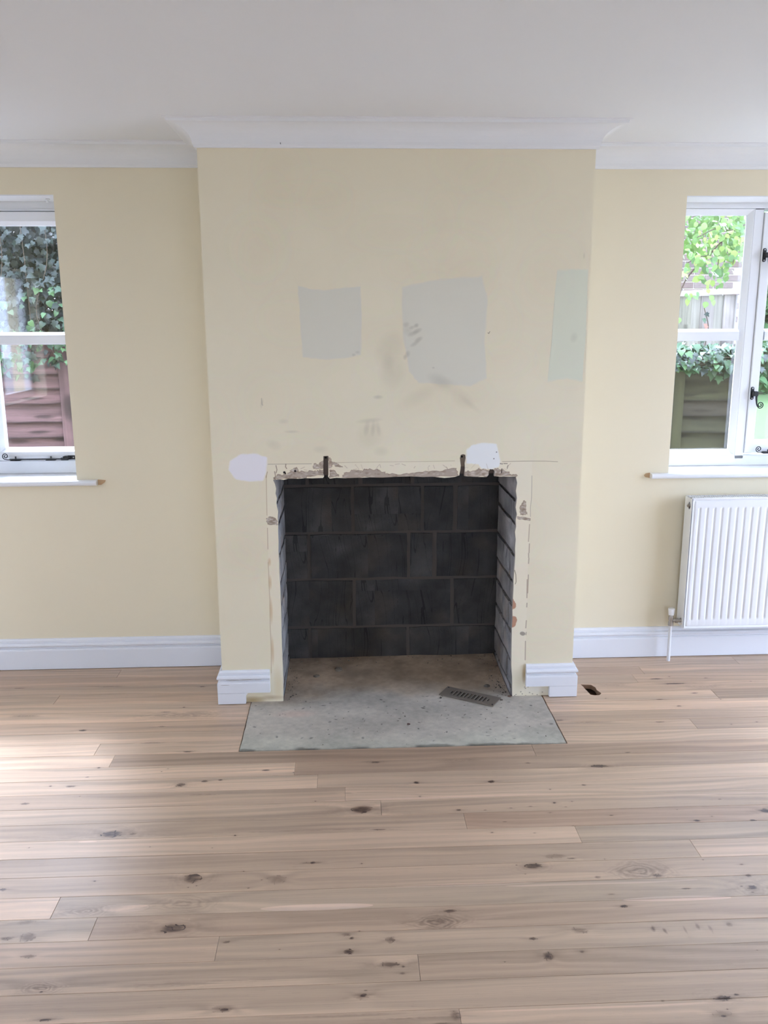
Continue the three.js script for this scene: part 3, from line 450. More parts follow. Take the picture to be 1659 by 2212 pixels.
  // loose lumps and crumbs
  const lump = (x, z, w, seed, color, label) => { const g = new THREE.IcosahedronGeometry(1, 2), p = g.attributes.position; for (let i = 0; i < p.count; i++) { const a = p.getX(i), b = p.getY(i), c = p.getZ(i), k = 0.6 + 0.8 * fbm(a * 2 + seed, b * 2 + c * 1.7, 3); p.setXYZ(i, a * w * k, Math.max(-0.2, b * 0.55) * w * k, c * w * 0.8 * k); } g.computeVertexNormals(); g.translate(x, top(x, z) + w * 0.1, z); const m2 = obj(numbered('mortar_lump'), g, mat(color, 0.95), scene); m2.userData = { label, category: 'rubble' }; };
  lump(0.472, -0.285, 0.019, 3, [0.2, 0.165, 0.125], 'brown lump of mortar lying at the back left of the recess');
  lump(0.375, -0.23, 0.014, 8, [0.17, 0.14, 0.105], 'small flat mortar lump between the brown lump and the left recess wall');
  lump(1.108, -0.1, 0.013, 12, [0.12, 0.105, 0.09], 'dark lump of mortar against the right recess wall behind the vent plate');
  lump(1.146, 0.037, 0.007, 17, [0.1, 0.08, 0.065], 'small dark crumb lying at the right end of the vent plate');
  lump(0.898, 0.005, 0.005, 21, [0.03, 0.025, 0.02], 'tiny black crumb lying in front of the left end of the vent plate');
  lump(0.748, 0.235, 0.007, 23, [0.11, 0.06, 0.05], 'small reddish flake in the middle of the front hearth');
  lump(1.187, 0.005, 0.008, 29, [0.16, 0.09, 0.06], 'reddish crumb at the foot of the right side of the opening');
  const rb = mulberry(77), g0 = new THREE.IcosahedronGeometry(1, 0), inst = new THREE.InstancedMesh(g0, mat([0.13, 0.115, 0.1], 0.95), 330); inst.name = 'mortar_crumbs'; inst.castShadow = inst.receiveShadow = true;
  const d = new THREE.Object3D();
  for (let i = 0; i < 330; i++) {
    let x, z, w; if (i < 110) { x = 1.185 - Math.abs(rb() + rb() - 1) * 0.07; z = -0.4 + rb() * 0.4; w = 0.001 + rb() * rb() * 0.005; } else if (i < 170) { x = 0.254 + Math.abs(rb() + rb() - 1) * 0.07; z = -0.35 + rb() * 0.35; w = 0.001 + rb() * rb() * 0.004; } else if (i < 230) { x = 0.3 + rb() * 0.85; z = -0.425 + rb() * rb() * 0.2; w = 0.001 + rb() * 0.003; } else { x = 0.15 + rb() * 1.13; z = 0.005 + rb() * 0.39; w = 0.0006 + rb() * rb() * rb() * 0.004; }
    d.position.set(x, top(x, z) + w * 0.2, z); d.rotation.set(rb() * 6, rb() * 6, rb() * 6); d.scale.set(w * (0.7 + rb() * 0.8), w * 0.5, w * (0.6 + rb() * 0.5)); d.updateMatrix(); inst.setMatrixAt(i, d.matrix);
    const v = 0.4 + rb() * 1.3; inst.setColorAt(i, new THREE.Color().setRGB(v, v * 0.95, v * 0.9));
  }
  inst.userData = { kind: 'stuff', label: 'grey mortar crumbs scattered over the hearth and along the recess walls', category: 'rubble' }; scene.add(inst);
}

// ---------- skirting boards ----------
const SK = [[0, 0.003], [0.019, 0.003], [0.0195, 0.09], [0.0185, 0.0945], [0.0165, 0.0965], [0.0165, 0.0985], [0.0105, 0.1], [0.0105, 0.1055], [0.016, 0.1075], [0.0205, 0.112], [0.021, 0.1165], [0.019, 0.1215], [0.0145, 0.1245], [0.0085, 0.1255], [0.0085, 0.1295], [0.011, 0.1305], [0.0108, 0.137], [0.007, 0.1435], [0, 0.1445]].reverse();
const skLow = SK.filter(([, y]) => y < 0.051).concat([[0.0193, 0.0495], [0, 0.0495]]), skUp = SK.filter(([, y]) => y > 0.051);
const lowProfile = [[0, 0.0495], [0.0193, 0.0495], [0.019, 0.003], [0, 0.003]], upProfile = [...SK.filter(([, y]) => y > 0.051), [0.0193, 0.0505], [0, 0.0505]];
solid('baseboard_left', sweep(SK, [[XL, ZB], [0, ZB]], 1), M.trim, 'white moulded skirting board along the left alcove wall');
solid('baseboard_right', sweep(SK, [[CW, ZB], [XR, ZB]], 1), M.trim, 'white moulded skirting board along the right alcove wall under the radiator');
const skirtLeft = solid('baseboard_chimney_left', merge([sweep(upProfile, [[0, ZB + 0.02], [0, 0], [0.1945, 0]], 1), sweep(lowProfile, [[0, ZB + 0.02], [0, 0], [0.094, 0]], 1), fromQuads([[[0.0938, 0.0497, 0.0192], [0.0938, 0.036, 0.0192], [0.104, 0.0497, 0.0192]]])]), M.trim, 'white skirting piece with a notched end on the left of the opening');
solid('baseboard_chimney_right', merge([sweep(upProfile, [[1.2515, 0], [CW, 0], [CW, ZB + 0.02]], 1), sweep(lowProfile, [[1.3505, 0], [CW, 0], [CW, ZB + 0.02]], 1)]), M.trim, 'white skirting piece with a notched end on the right of the opening');

const scuffM = mat([0.36, 0.3, 0.26], 0.8);
for (const [x, w, y, h] of [[0.045, 0.03, 0.1035, 0.0011], [0.098, 0.028, 0.1042, 0.0014], [0.14, 0.02, 0.1035, 0.0008], [0.012, 0.018, 0.0865, 0.0006]]) {   // paint worn off in the groove
  const s = new THREE.Shape(); s.absellipse(x, y, w, h, 0, Math.PI * 2); const g = extrude(s, 0.0006); g.translate(0, 0, y > 0.095 ? 0.0102 : 0.0192); obj('scuff', g, scuffM, skirtLeft, 'brown scuff where the paint is worn off');
}

// ---------- coving ----------
const CV = (() => {
  const c = [[0, YT], [0.009, YT], [0.0105, YT + 0.006]];
  for (let i = 0; i <= 10; i++) { const t = i / 10 * Math.PI / 2; c.push([0.0135 + 0.0745 * (1 - Math.cos(t)), YT + 0.01 + 0.062 * Math.sin(t)]); }
  c.push([0.0905, YC - 0.005], [0.1, YC - 0.003], [0.1, YC + 0.003], [0, YC + 0.003]); return c.reverse();
})();
{
  const s2 = 1, M45 = (a) => a;
  solid('trim_coving_left', sweep(CV, [[XL, ZB], [0, ZB]], 1, null, [1, 0].map((v) => -v)), M.coving, 'white plaster coving above the left alcove');
  const a = sweep(CV, [[0, ZB], [0, 0], [CW, 0], [CW, ZB]], 1, [0, 1], [0, 1]);
  const tc = solid('trim_coving_chimney', a, M.coving, 'white plaster coving round the top of the chimney breast');
  const hk = tube([[0.3, 2.158, 0.01], [0.3, 2.1575, 0.018], [0.301, 2.153, 0.0195]], 0.0012, 10, 6); obj('pin', hk, M.iron, tc, 'small dark pin');
  solid('trim_coving_right', sweep(CV, [[CW, ZB], [XR, ZB]], 1, [1, 0], null), M.coving, 'white plaster coving above the right alcove');
}

// ---------- windows ----------
const FZ = -0.585;
const beadProf = [[0, FZ - 0.002], [0.005, FZ - 0.002], [0.026, FZ - 0.02], [0.028, FZ - 0.026], [0, FZ - 0.026]].reverse();
function paneIn(p, x0, x1, y0, y1) { for (const z of [FZ - 0.024, FZ - 0.042]) obj('pane', box(x0 - 0.004, x1 + 0.004, y0 - 0.004, y1 + 0.004, z - 0.0006, z + 0.0006), M.pane, p); }
function transom(p, x0, x1) {                                             // the glazing bar across a light, with its two beads
  obj('glazing_bar', merge([box(x0, x1, 1.444, 1.482, FZ - 0.06, FZ - 0.0005, 0.0015), fromQuads([[[x0, 1.482, FZ - 0.003], [x1, 1.482, FZ - 0.003], [x1, 1.4945, FZ - 0.0215], [x0, 1.4945, FZ - 0.0215]], [[x0, 1.4405, FZ - 0.0215], [x1, 1.4405, FZ - 0.0215], [x1, 1.444, FZ - 0.003], [x0, 1.444, FZ - 0.003]]])]), M.gloss, p);
}
function fixedLight(w, x0, x1) { obj('bead', ring(x0, x1, 0.9155, 2.0115, beadProf), M.gloss, w); transom(w, x0 + 0.026, x1 - 0.026); paneIn(w, x0 + 0.028, x1 - 0.028, 0.9435 - 0.012, 1.9945); }
function casement(w, x0, x1) {
  const prof = [[0.001, FZ + 0.006], [0.003, FZ + 0.008], [0.039, FZ + 0.008], [0.0405, FZ + 0.006], [0.052, FZ - 0.018], [0.054, FZ - 0.026], [0.054, FZ - 0.055], [0.001, FZ - 0.055]].reverse();
  const c = new THREE.Group(); c.name = 'casement'; w.add(c);
  obj('sash', ring(x0, x1, 0.9285, 1.9955, prof), M.gloss, c); transom(c, x0 + 0.05, x1 - 0.05); paneIn(c, x0 + 0.054, x1 - 0.054, 0.9825, 1.9415);
  return c;
}
function spiral(cx, cy, z, r0, turns, start, dir, tail) {                  // a blacksmith's scroll that runs out into a tail
  const p = []; for (let i = 0; i <= 34; i++) { const t = i / 34, a = start + dir * t * turns * Math.PI * 2, r = r0 * (0.18 + 0.82 * t); p.push([cx + Math.cos(a) * r, cy + Math.sin(a) * r, z]); } return [...p, ...tail];
}
function stay(w, x0, len, y) {                                            // casement stay lying along the bottom rail, scroll at its left end
  const z = FZ + 0.026, g = new THREE.Group(); g.name = 'casement_stay'; w.add(g);
  obj('scroll', tube(spiral(x0 + 0.0135, y + 0.0145, z, 0.0145, 1.55, Math.PI * 0.4, 1, [[x0 + 0.034, y - 0.0015, z], [x0 + 0.05, y, z]]), 0.0021, 90, 7), M.iron, g);
  obj('stay_bar', merge([box(x0 + 0.03, x0 + len, y - 0.003, y + 0.003, z - 0.003, z + 0.003, 0.0012), box(x0 + len - 0.03, x0 + len + 0.004, y - 0.006, y + 0.006, z - 0.01, z + 0.002, 0.002)]), M.iron, g);
  obj('hinge_plate', merge([box(x0 + len - 0.012, x0 + len + 0.03, y - 0.006, y + 0.013, FZ + 0.008, FZ + 0.011, 0.001), tube([[x0 + len - 0.02, y + 0.006, z], [x0 + len - 0.008, y + 0.01, z - 0.004], [x0 + len + 0.008, y + 0.004, z - 0.008]], 0.0045, 10, 7)]), M.iron, g);
  const sc = new THREE.CylinderGeometry(0.0028, 0.0028, 0.0012, 12); sc.rotateX(Math.PI / 2); sc.translate(x0 + len + 0.022, y + 0.004, FZ + 0.0115); obj('screw', sc, M.screw, g);
  for (const q of [0.055, len - 0.075]) obj('stay_pin', merge([box(x0 + q - 0.022, x0 + q + 0.022, y - 0.0068, y - 0.004, FZ + 0.008, z + 0.006, 0.001), new THREE.CylinderGeometry(0.0032, 0.0032, 0.02, 10).translate(x0 + q + 0.003, y + 0.003, z)]), M.iron, g);
}
function latch(w, x, y) {                                                 // espagnolette style fastener with a scrolled tail
  const g = new THREE.Group(); g.name = 'window_fastener'; w.add(g);
  const s = new THREE.Shape(), a = 0.0075; s.absarc(x, y + 0.022, a, 0, Math.PI); s.lineTo(x - a, y - 0.022); s.absarc(x, y - 0.022, a, Math.PI, 2 * Math.PI); const pl = extrude(s, 0.004, 0.0006); pl.translate(0, 0, FZ + 0.0082); obj('back_plate', pl, M.iron, g);
  for (const q of [0.023, -0.023]) { const c = new THREE.CylinderGeometry(0.0034, 0.0034, 0.0012, 12); c.rotateX(Math.PI / 2); c.translate(x, y + q, FZ + 0.0133); obj('screw', c, M.screw, g); }
  const z = FZ + 0.03;
  obj('knuckle', merge([box(x - 0.004, x + 0.02, y - 0.012, y + 0.01, FZ + 0.012, z + 0.005, 0.004)]), M.iron, g);
  const body = new THREE.CatmullRomCurve3([[x + 0.013, y + 0.004, z], [x + 0.0125, y - 0.018, z], [x + 0.013, y - 0.036, z + 0.003], [x + 0.0165, y - 0.054, z + 0.005], [x + 0.026, y - 0.066, z + 0.006]].map((p) => new THREE.Vector3(...p)));
  const tb = new THREE.TubeGeometry(body, 20, 0.006, 8), P = tb.attributes.position, N = tb.attributes.normal; for (let i = 0; i < P.count; i++) { const t = Math.floor(i / 9) / 20, k = -0.006 * 0.55 * t; P.setXYZ(i, P.getX(i) + N.getX(i) * k, P.getY(i) + N.getY(i) * k, P.getZ(i) + N.getZ(i) * k); }
  obj('lever', tb, M.iron, g);
  const cx = x + 0.03, cy = y - 0.051, sp = []; for (let i = 0; i <= 34; i++) { const t = i / 34, an = -Math.PI * 0.62 + t * 1.55 * 2 * Math.PI, r = 0.0155 * (1 - 0.78 * t); sp.push([cx + Math.cos(an) * r, cy + Math.sin(an) * r, z + 0.006]); }
  obj('scroll', tube(sp, 0.0024, 80, 7), M.iron, g);
}
function windowAt(name, label, W, y0, y1) {
  const w = structure(name, label);
  const zf = FZ, prof = [[-0.03, zf], [0.044, zf], [0.046, zf - 0.003], [0.046, zf - 0.075], [-0.03, zf - 0.075]].reverse();
  obj('window_frame', ring(W.x0 - 0.001, W.x1 + 0.001, y0 + 0.0005, y1, [[0.0005, zf], [0.0305, zf], [0.032, zf - 0.003], [0.032, zf - 0.075], [0.0005, zf - 0.075]].reverse()), M.gloss, w);
  return w;
}
{
  const w1 = windowAt('window_1', 'white casement window with black iron stay in the left alcove', WL, SILL, HEAD - 0.002);
  obj('frame_rail', box(WL.x0 + 0.03, WL.x1 - 0.03, SILL + 0.03, 0.9265, FZ - 0.07, FZ, 0.0015), M.gloss, w1); obj('frame_rail', box(WL.x0 + 0.03, WL.x1 - 0.03, 1.9975, HEAD - 0.03, FZ - 0.07, FZ, 0.0015), M.gloss, w1);
  const c1 = casement(w1, -1.0705, -0.655); stay(w1, -1.0175, 0.286, 0.938);
  obj('mullion', box(-1.113, -1.0715, 0.9, 2.01, FZ - 0.075, FZ, 0.0015), M.gloss, w1); obj('mullion', box(-1.49, -1.448, 0.9, 2.01, FZ - 0.075, FZ, 0.0015), M.gloss, w1);
  fixedLight(w1, -1.448, -1.113); fixedLight(w1, -1.866, -1.49);
  const hook = merge([new THREE.CylinderGeometry(0.004, 0.005, 0.014, 10).translate(-0.705, HEAD - 0.0125, -0.5), box(-0.71, -0.695, HEAD - 0.008, HEAD - 0.0046, -0.506, -0.494, 0.001)]); obj('curtain_hook', hook, M.plastic, w1, 'small white plastic hook under the window head');
  const w2 = windowAt('window_2', 'white casement window with black iron fasteners in the right alcove', WR, SILL, HEAD - 0.002);
  obj('frame_rail', box(WR.x0 + 0.03, WR.x1 - 0.03, SILL + 0.03, 0.9165, FZ - 0.07, FZ, 0.0015), M.gloss, w2); obj('frame_rail', box(WR.x0 + 0.03, WR.x1 - 0.03, 2.011, HEAD - 0.03, FZ - 0.07, FZ, 0.0015), M.gloss, w2);
  fixedLight(w2, 1.986, 2.3315); obj('mullion', box(2.331, 2.3725, 0.9, 2.012, FZ - 0.075, FZ, 0.0015), M.gloss, w2);
  casement(w2, 2.3735, 2.83); obj('mullion', box(2.831, 2.872, 0.9, 2.012, FZ - 0.075, FZ, 0.0015), M.gloss, w2); fixedLight(w2, 2.872, 3.17);
  stay(w2, 2.418, 0.3, 0.934); latch(w2, 2.3845, 1.2045); latch(w2, 2.3845, 1.814);
  for (const [w, W] of [[w1, WL], [w2, WR]]) obj('head_lining', box(W.x0 + 0.0005, W.x1 - 0.0005, HEAD - 0.0045, HEAD - 0.0002, FZ + 0.009, ZB - 0.0005), M.gloss, w);
  for (const [w, W, end] of [[w1, WL, [-1.985, -0.5605]], [w2, WR, [1.872, 3.285]]]) {
    const nose = []; const pr = [[-0.03, 0.845]]; // rounded nosing swept along x
    const s = new THREE.Shape(); s.moveTo(0.0005, 0.8455); s.lineTo(0.02, 0.8455); s.absarc(0.0205, 0.857, 0.0115, -Math.PI / 2, Math.PI / 2); s.lineTo(0.0005, SILL - 0.0005); s.closePath();
    const n = extrude(s, end[1] - end[0], 0); n.rotateY(Math.PI / 2); n.scale(1, 1, -1); const ix = n.index; // z = along wall normal
    const q = n.attributes.position; for (let i = 0; i < q.count; i++) { const X = q.getX(i), Y = q.getY(i), Z = q.getZ(i); q.setXYZ(i, X + end[0], Y, ZB + Z); } n.computeVertexNormals();
    obj('window_board', merge([n, box(W.x0 + 0.001, W.x1 - 0.001, 0.8455, SILL - 0.0005, FZ - 0.02, ZB + 0.0005)]), M.gloss, w, 'white window board with rounded nosing');
  }
}
// unseen glazed frames letting daylight in, some added and sized just for it
function glazedOpening(name, label, [a, b, y0, y1], plane, at, bars) {
  const w = structure(name, label), put = (g) => { if (plane === 'x') { g.rotateY(Math.PI / 2); g.translate(at, 0, 0); } else g.translate(0, 0, at); return g; };
  const [u0, u1] = plane === 'x' ? [-b, -a] : [a, b];
  obj('window_frame', put(ring(u0, u1, y0, y1, [[0.0005, 0.03], [0.06, 0.03], [0.06, -0.03], [0.0005, -0.03]].reverse())), M.gloss, w);
  for (let i = 1; i < bars; i++) { const u = u0 + (u1 - u0) * i / bars; obj('mullion', put(box(u - 0.035, u + 0.035, y0 + 0.06, y1 - 0.06, -0.03, 0.03)), M.gloss, w); }
  for (let i = 0; i < bars; i++) obj('pane', put(box(u0 + (u1 - u0) * i / bars + 0.034, u0 + (u1 - u0) * (i + 1) / bars - 0.034, y0 + 0.058, y1 - 0.058, -0.001, 0.001)), M.pane, w);
}
glazedOpening('window_3', 'white framed window in the left side wall', OPEN.leftWindow, 'x', XL - 0.15, 2);
glazedOpening('added_door_1', 'unseen white framed glazed door in the left side wall, added for its daylight', OPEN.addedLeftDoor, 'x', XL - 0.15, 1);
glazedOpening('door_2', 'unseen white framed glazed door in the right side wall, sized for its daylight', OPEN.rightDoor, 'x', XR + 0.15, 2);
glazedOpening('added_window_4', 'unseen white framed window in the wall behind the camera, added for its daylight', OPEN.addedRear, 'z', ZF + 0.15, 3);

// ---------- radiator ----------
{
  const x0 = 2.0335, x1 = 3.2335, yb = 0.17, yt = 0.77, zf = -0.305, zb = -0.372;
  const rad = thing('radiator', 'white ribbed double panel radiator on the right alcove wall', 'radiator', [x0, yb, -0.34]);
  const rel = (g) => g.translate(-x0, -yb, 0.34);
  const panel = (z, dir) => {                                             // pressed steel panel with upright flutes
    const nx = Math.round((x1 - x0) / 0.0335 * 8), ys = [0, 0.006, 0.0072, 0.011, 0.0125, 0.036, 0.04, 0.046, 0.3, 0.55, 0.556, 0.562, 0.5875, 0.589, 0.5928, 0.594, 0.6].map((v) => v / 0.6), g = new THREE.PlaneGeometry(1, 1, nx, ys.length - 1), p = g.attributes.position;
    for (let i = 0; i < p.count; i++) {
      const u = p.getX(i) + 0.5, row = Math.round((0.5 - p.getY(i)) * (ys.length - 1)), v = 1 - ys[row], y = yb + v * (yt - yb) , x = x0 + u * (x1 - x0);
      const ph = ((x - 2.0605) / 0.0335 % 1 + 1) % 1, m = smooth(0.036, 0.046, (v) * 0.6) * (1 - smooth(0.55, 0.56, v * 0.6)) * smooth(x0 + 0.02, x0 + 0.027, x) * (1 - smooth(x1 - 0.027, x1 - 0.02, x));
      const groove = smooth(0.0, 0.14, ph) * (1 - smooth(0.18, 0.36, ph)) , inset = Math.min(x - x0, x1 - x, (v) * 0.6, (1 - v) * 0.6), seam = inset > 0.0065 && inset < 0.012 ? 0.003 : 0;
      p.setXYZ(i, x, y, z - dir * (m * groove * 0.0052 + seam));
    }
    if (dir < 0) { const ix = g.index.array; for (let i = 0; i < ix.length; i += 3) [ix[i], ix[i + 1]] = [ix[i + 1], ix[i]]; }
    g.computeVertexNormals(); return g;
  };
  obj('front_panel', rel(merge([panel(zf, 1), box(x0, x1, yb, yt, zf - 0.014, zf - 0.0085)])), M.radiator, rad);
  obj('back_panel', rel(box(x0 + 0.002, x1 - 0.002, yb, yt - 0.004, zb - 0.012, zb, 0.003)), M.radiator, rad);
  const conv = []; for (let x = x0 + 0.03; x < x1 - 0.03; x += 0.025) conv.push(box(x, x + 0.002, yb + 0.02, yt - 0.03, zb, zf - 0.0145)); obj('convector_fins', rel(merge(conv)), M.radiator, rad);
  const side = (xa) => {
    const s = shapeOf([[-zf - 0.0, yb + 0.004], [-zb + 0.008, yb + 0.004], [-zb + 0.008, yt - 0.002], [-zf, yt - 0.002]]);
    for (const [y, r] of [[yt - 0.036, 0.0125], [yb + 0.026, 0.0125]]) { const h = new THREE.Path(); h.absellipse(0.33, y, r, r * 1.35, 0, Math.PI * 2); s.holes.push(h); }
    const g = extrude(s, 0.0012); g.rotateY(Math.PI / 2); return g.translate(xa, 0, 0);
  };
  obj('side_cover', rel(side(x0 - 0.0045)), M.radiator, rad, 'white end cover with round cut-outs'); obj('side_cover', rel(side(x1 + 0.003)), M.radiator, rad);
  const gr = []; for (let x = x0 + 0.008; x < x1 - 0.01; x += 0.0098) gr.push(box(x, x + 0.0036, yt - 0.003, yt + 0.001, zb + 0.002, zf - 0.006)); gr.push(box(x0 - 0.003, x1 + 0.003, yt - 0.001, yt + 0.0015, zf - 0.0085, zf - 0.002), box(x0 - 0.003, x1 + 0.003, yt - 0.001, yt + 0.0015, zb - 0.004, zb + 0.002), box(x0 - 0.003, x1 + 0.003, yt - 0.001, yt + 0.0015, -0.342, -0.338));
  obj('top_grille', rel(merge(gr)), M.radiator, rad, 'slotted top grille');
  const plug = new THREE.CylinderGeometry(0.0098, 0.0098, 0.02, 6); plug.rotateZ(Math.PI / 2); plug.translate(x0 + 0.0005, yt - 0.036, -0.33); const nib = new THREE.CylinderGeometry(0.0045, 0.0045, 0.006, 12).rotateZ(Math.PI / 2).translate(x0 - 0.0115, yt - 0.036, -0.33);
  obj('bleed_plug', rel(merge([plug, nib])), M.chrome, rad, 'metal bleed plug');
  for (const q of [x0 + 0.15, x1 - 0.18]) obj('bracket', rel(box(q, q + 0.03, yb + 0.05, yt - 0.06, ZB + 0.0005, zb - 0.0125)), M.radiator, rad);
  // valve and pipe
  const vx = 1.9885, vz = -0.345, v = thing('radiator_valve', 'white capped radiator valve on an upright white pipe beside the radiator', 'valve', [vx, 0, vz]);
  const lathe = (list, seg = 24) => new THREE.LatheGeometry(list.map(([r, y]) => new THREE.Vector2(r, y)), seg);
  obj('cap', lathe([[0.0001, 0.222], [0.0118, 0.222], [0.0125, 0.224], [0.0148, 0.251], [0.0142, 0.2535], [0.0001, 0.2545]]), M.plastic, v, 'white plastic cap');
  obj('body', merge([lathe([[0.0001, 0.172], [0.009, 0.172], [0.0095, 0.178], [0.0092, 0.197], [0.0112, 0.2], [0.0112, 0.213], [0.009, 0.218], [0.0088, 0.2225], [0.0001, 0.2225]]), new THREE.CylinderGeometry(0.0118, 0.0118, 0.017, 6).translate(0, 0.18, 0)]), M.chrome, v, 'brushed metal valve body');
  obj('union', merge([new THREE.CylinderGeometry(0.0075, 0.0075, 0.03, 16).rotateZ(Math.PI / 2).translate(0.02, 0.197, 0.004), new THREE.CylinderGeometry(0.0118, 0.0118, 0.012, 6).rotateZ(Math.PI / 2).translate(0.024, 0.197, 0.004), new THREE.CylinderGeometry(0.008, 0.0095, 0.014, 16).rotateZ(Math.PI / 2).translate(0.0365, 0.197, 0.006)]), M.chrome, v, 'metal union into the radiator');
  obj('pipe', tube([[0, 0.174, 0], [0.0005, 0.1, 0], [0.001, 0.0, 0.001], [0.001, -0.03, 0.001]], 0.0075, 16, 14), M.trim, v, 'white painted pipe going into the floor');
}

// ---------- garden seen through the windows ----------
const GY = -0.32;
const lawnTex = dataTexture(512, 512, (x, y) => { const l = 0.8 + fbm(x / 22, y / 22, 4) * 0.4 + (hash(x, y) - 0.5) * 0.3; return [66 * l, 92 * l, 46 * l]; });
{
  const g = box(3.1, 45, GY - 0.4, GY, -40, -1.0); const uv = g.attributes.uv; for (let i = 0; i < uv.count; i++) uv.setXY(i, uv.getX(i) * 0.8, uv.getY(i) * 0.8);
  solid('ground', g, new THREE.MeshStandardMaterial({ map: lawnTex, roughness: 1 }), 'sunlit green lawn outside');
  solid('ground', box(-45, 45, GY - 0.45, GY - 0.02, -40, 45), mat([0.34, 0.33, 0.32], 0.95), 'pale gravel ground round the house');
}
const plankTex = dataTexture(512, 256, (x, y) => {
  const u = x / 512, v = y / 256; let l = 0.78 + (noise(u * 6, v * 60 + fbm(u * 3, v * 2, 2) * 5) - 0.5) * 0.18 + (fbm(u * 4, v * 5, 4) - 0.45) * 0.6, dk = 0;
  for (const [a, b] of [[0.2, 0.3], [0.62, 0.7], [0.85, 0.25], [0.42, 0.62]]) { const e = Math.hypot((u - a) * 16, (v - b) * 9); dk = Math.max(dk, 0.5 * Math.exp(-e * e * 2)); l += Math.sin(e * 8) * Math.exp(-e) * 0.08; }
  l *= 1 - dk; l *= 1 - 0.45 * (1 - smooth(0.0, 0.05 + 0.03 * noise(u * 20, 2), v)); return [205 * l, 185 * l, 178 * l];  // bottom edge darkened as bark and to paint in the lap shadow line
});
// larch-lap panel: wavy overlapping boards between two uprights
function lapPanel(name, label, x0, x1, joints, z, top, woods, mossy, uprightR) {
  const f = thing(name, label, 'fence', [(x0 + x1) / 2, GY, z]), rel = (g) => g.translate(-(x0 + x1) / 2, -GY, -z); const r = mulberry(Math.round(x0 * 1000) + 7);
  const ys = [...joints]; while (ys[ys.length - 1] > GY + 0.12) ys.push(ys[ys.length - 1] - 0.105); 
  for (let i = 0; i + 1 < ys.length; i++) {
    const n = 30, a = ys[i] + 0.02, b = ys[i + 1], pos = [], sd = r() * 50, quads = [];
    const bot = (x) => b + (fbm(x * 2.2 + sd, sd, 3) - 0.45) * 0.022;
    for (let q = 0; q < n; q++) {
      const xa = x0 + (x1 - x0) * q / n, xb = x0 + (x1 - x0) * (q + 1) / n, zt = z - 0.002, zo = z + 0.024;
      const A = [xa, bot(xa), zo], B = [xb, bot(xb), zo], C = [xb, a, zt], D = [xa, a, zt], A2 = [xa, bot(xa), zo - 0.011], B2 = [xb, bot(xb), zo - 0.011], C2 = [xb, a, zt - 0.009], D2 = [xa, a, zt - 0.009];
      quads.push([A, B, C, D], [A2, B2, B, A], [D2, C2, B2, A2], [D, C, C2, D2]);
    }
    const g = fromQuads(quads), uv = g.attributes.uv, P = g.attributes.position; for (let k = 0; k < uv.count; k++) uv.setXY(k, P.getX(k) * 0.75 + sd, clamp((P.getY(k) - bot(P.getX(k))) / (a - b) * 0.96 + 0.01, 0.005, 0.99));
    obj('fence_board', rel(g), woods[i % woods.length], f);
  }
  for (const xp of [x0 - 0.005, x1 - 0.06]) for (const dz of [0.024]) { const g = box(xp, xp + 0.065, GY + 0.02, top, z + 0.022, z + 0.04, 0.003); const uv = g.attributes.uv; for (let k = 0; k < uv.count; k++) uv.setXY(k, uv.getY(k) * 0.6, uv.getX(k) * 2); obj('fence_batten', rel(g), woods[1], f); }
  obj('fence_rail', rel(box(x0, x1, top - 0.045, top, z + 0.022, z + 0.042, 0.003)), woods[0], f);
  for (const xp of [x0 - 0.1, x1 + 0.01]) obj('fence_post', rel(box(xp, xp + 0.09, GY, top + 0.05, z - 0.05, z + 0.03, 0.004)), woods[2 % woods.length], f);
}
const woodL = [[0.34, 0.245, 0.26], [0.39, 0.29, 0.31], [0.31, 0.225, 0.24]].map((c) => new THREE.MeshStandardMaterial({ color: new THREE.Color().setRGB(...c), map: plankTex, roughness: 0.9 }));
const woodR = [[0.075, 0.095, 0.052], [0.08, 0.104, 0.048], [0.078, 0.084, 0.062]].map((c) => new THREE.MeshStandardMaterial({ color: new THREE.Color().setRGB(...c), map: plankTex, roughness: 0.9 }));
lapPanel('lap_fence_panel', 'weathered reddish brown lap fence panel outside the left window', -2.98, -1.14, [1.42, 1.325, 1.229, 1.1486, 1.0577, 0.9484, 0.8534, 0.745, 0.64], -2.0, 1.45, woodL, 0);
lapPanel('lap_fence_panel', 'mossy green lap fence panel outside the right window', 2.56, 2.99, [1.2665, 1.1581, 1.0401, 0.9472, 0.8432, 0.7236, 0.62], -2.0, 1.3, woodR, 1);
{ // taller close-boarded fence beyond
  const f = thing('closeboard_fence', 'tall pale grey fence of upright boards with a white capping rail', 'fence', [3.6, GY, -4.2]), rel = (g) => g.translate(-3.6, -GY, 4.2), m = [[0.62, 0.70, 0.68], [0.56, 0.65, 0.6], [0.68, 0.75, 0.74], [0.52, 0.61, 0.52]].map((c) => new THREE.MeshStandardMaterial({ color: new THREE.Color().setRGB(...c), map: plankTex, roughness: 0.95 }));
  const r = mulberry(3);
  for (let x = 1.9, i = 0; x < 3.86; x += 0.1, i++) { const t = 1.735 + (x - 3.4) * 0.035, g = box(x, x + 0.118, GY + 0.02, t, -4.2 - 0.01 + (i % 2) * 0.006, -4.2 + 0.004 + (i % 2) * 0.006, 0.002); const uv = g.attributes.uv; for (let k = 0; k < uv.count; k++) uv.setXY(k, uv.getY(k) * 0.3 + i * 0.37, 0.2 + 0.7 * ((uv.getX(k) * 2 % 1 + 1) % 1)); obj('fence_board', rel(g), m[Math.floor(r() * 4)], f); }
  const cap = box(-1.35, 0.75, -0.022, 0.022, -0.035, 0.035, 0.004); cap.rotateZ(0.035); cap.translate(3.2, 1.755, -4.2); obj('capping_rail', rel(cap), mat([0.75, 0.76, 0.77], 0.7), f, 'pale capping rail');
}
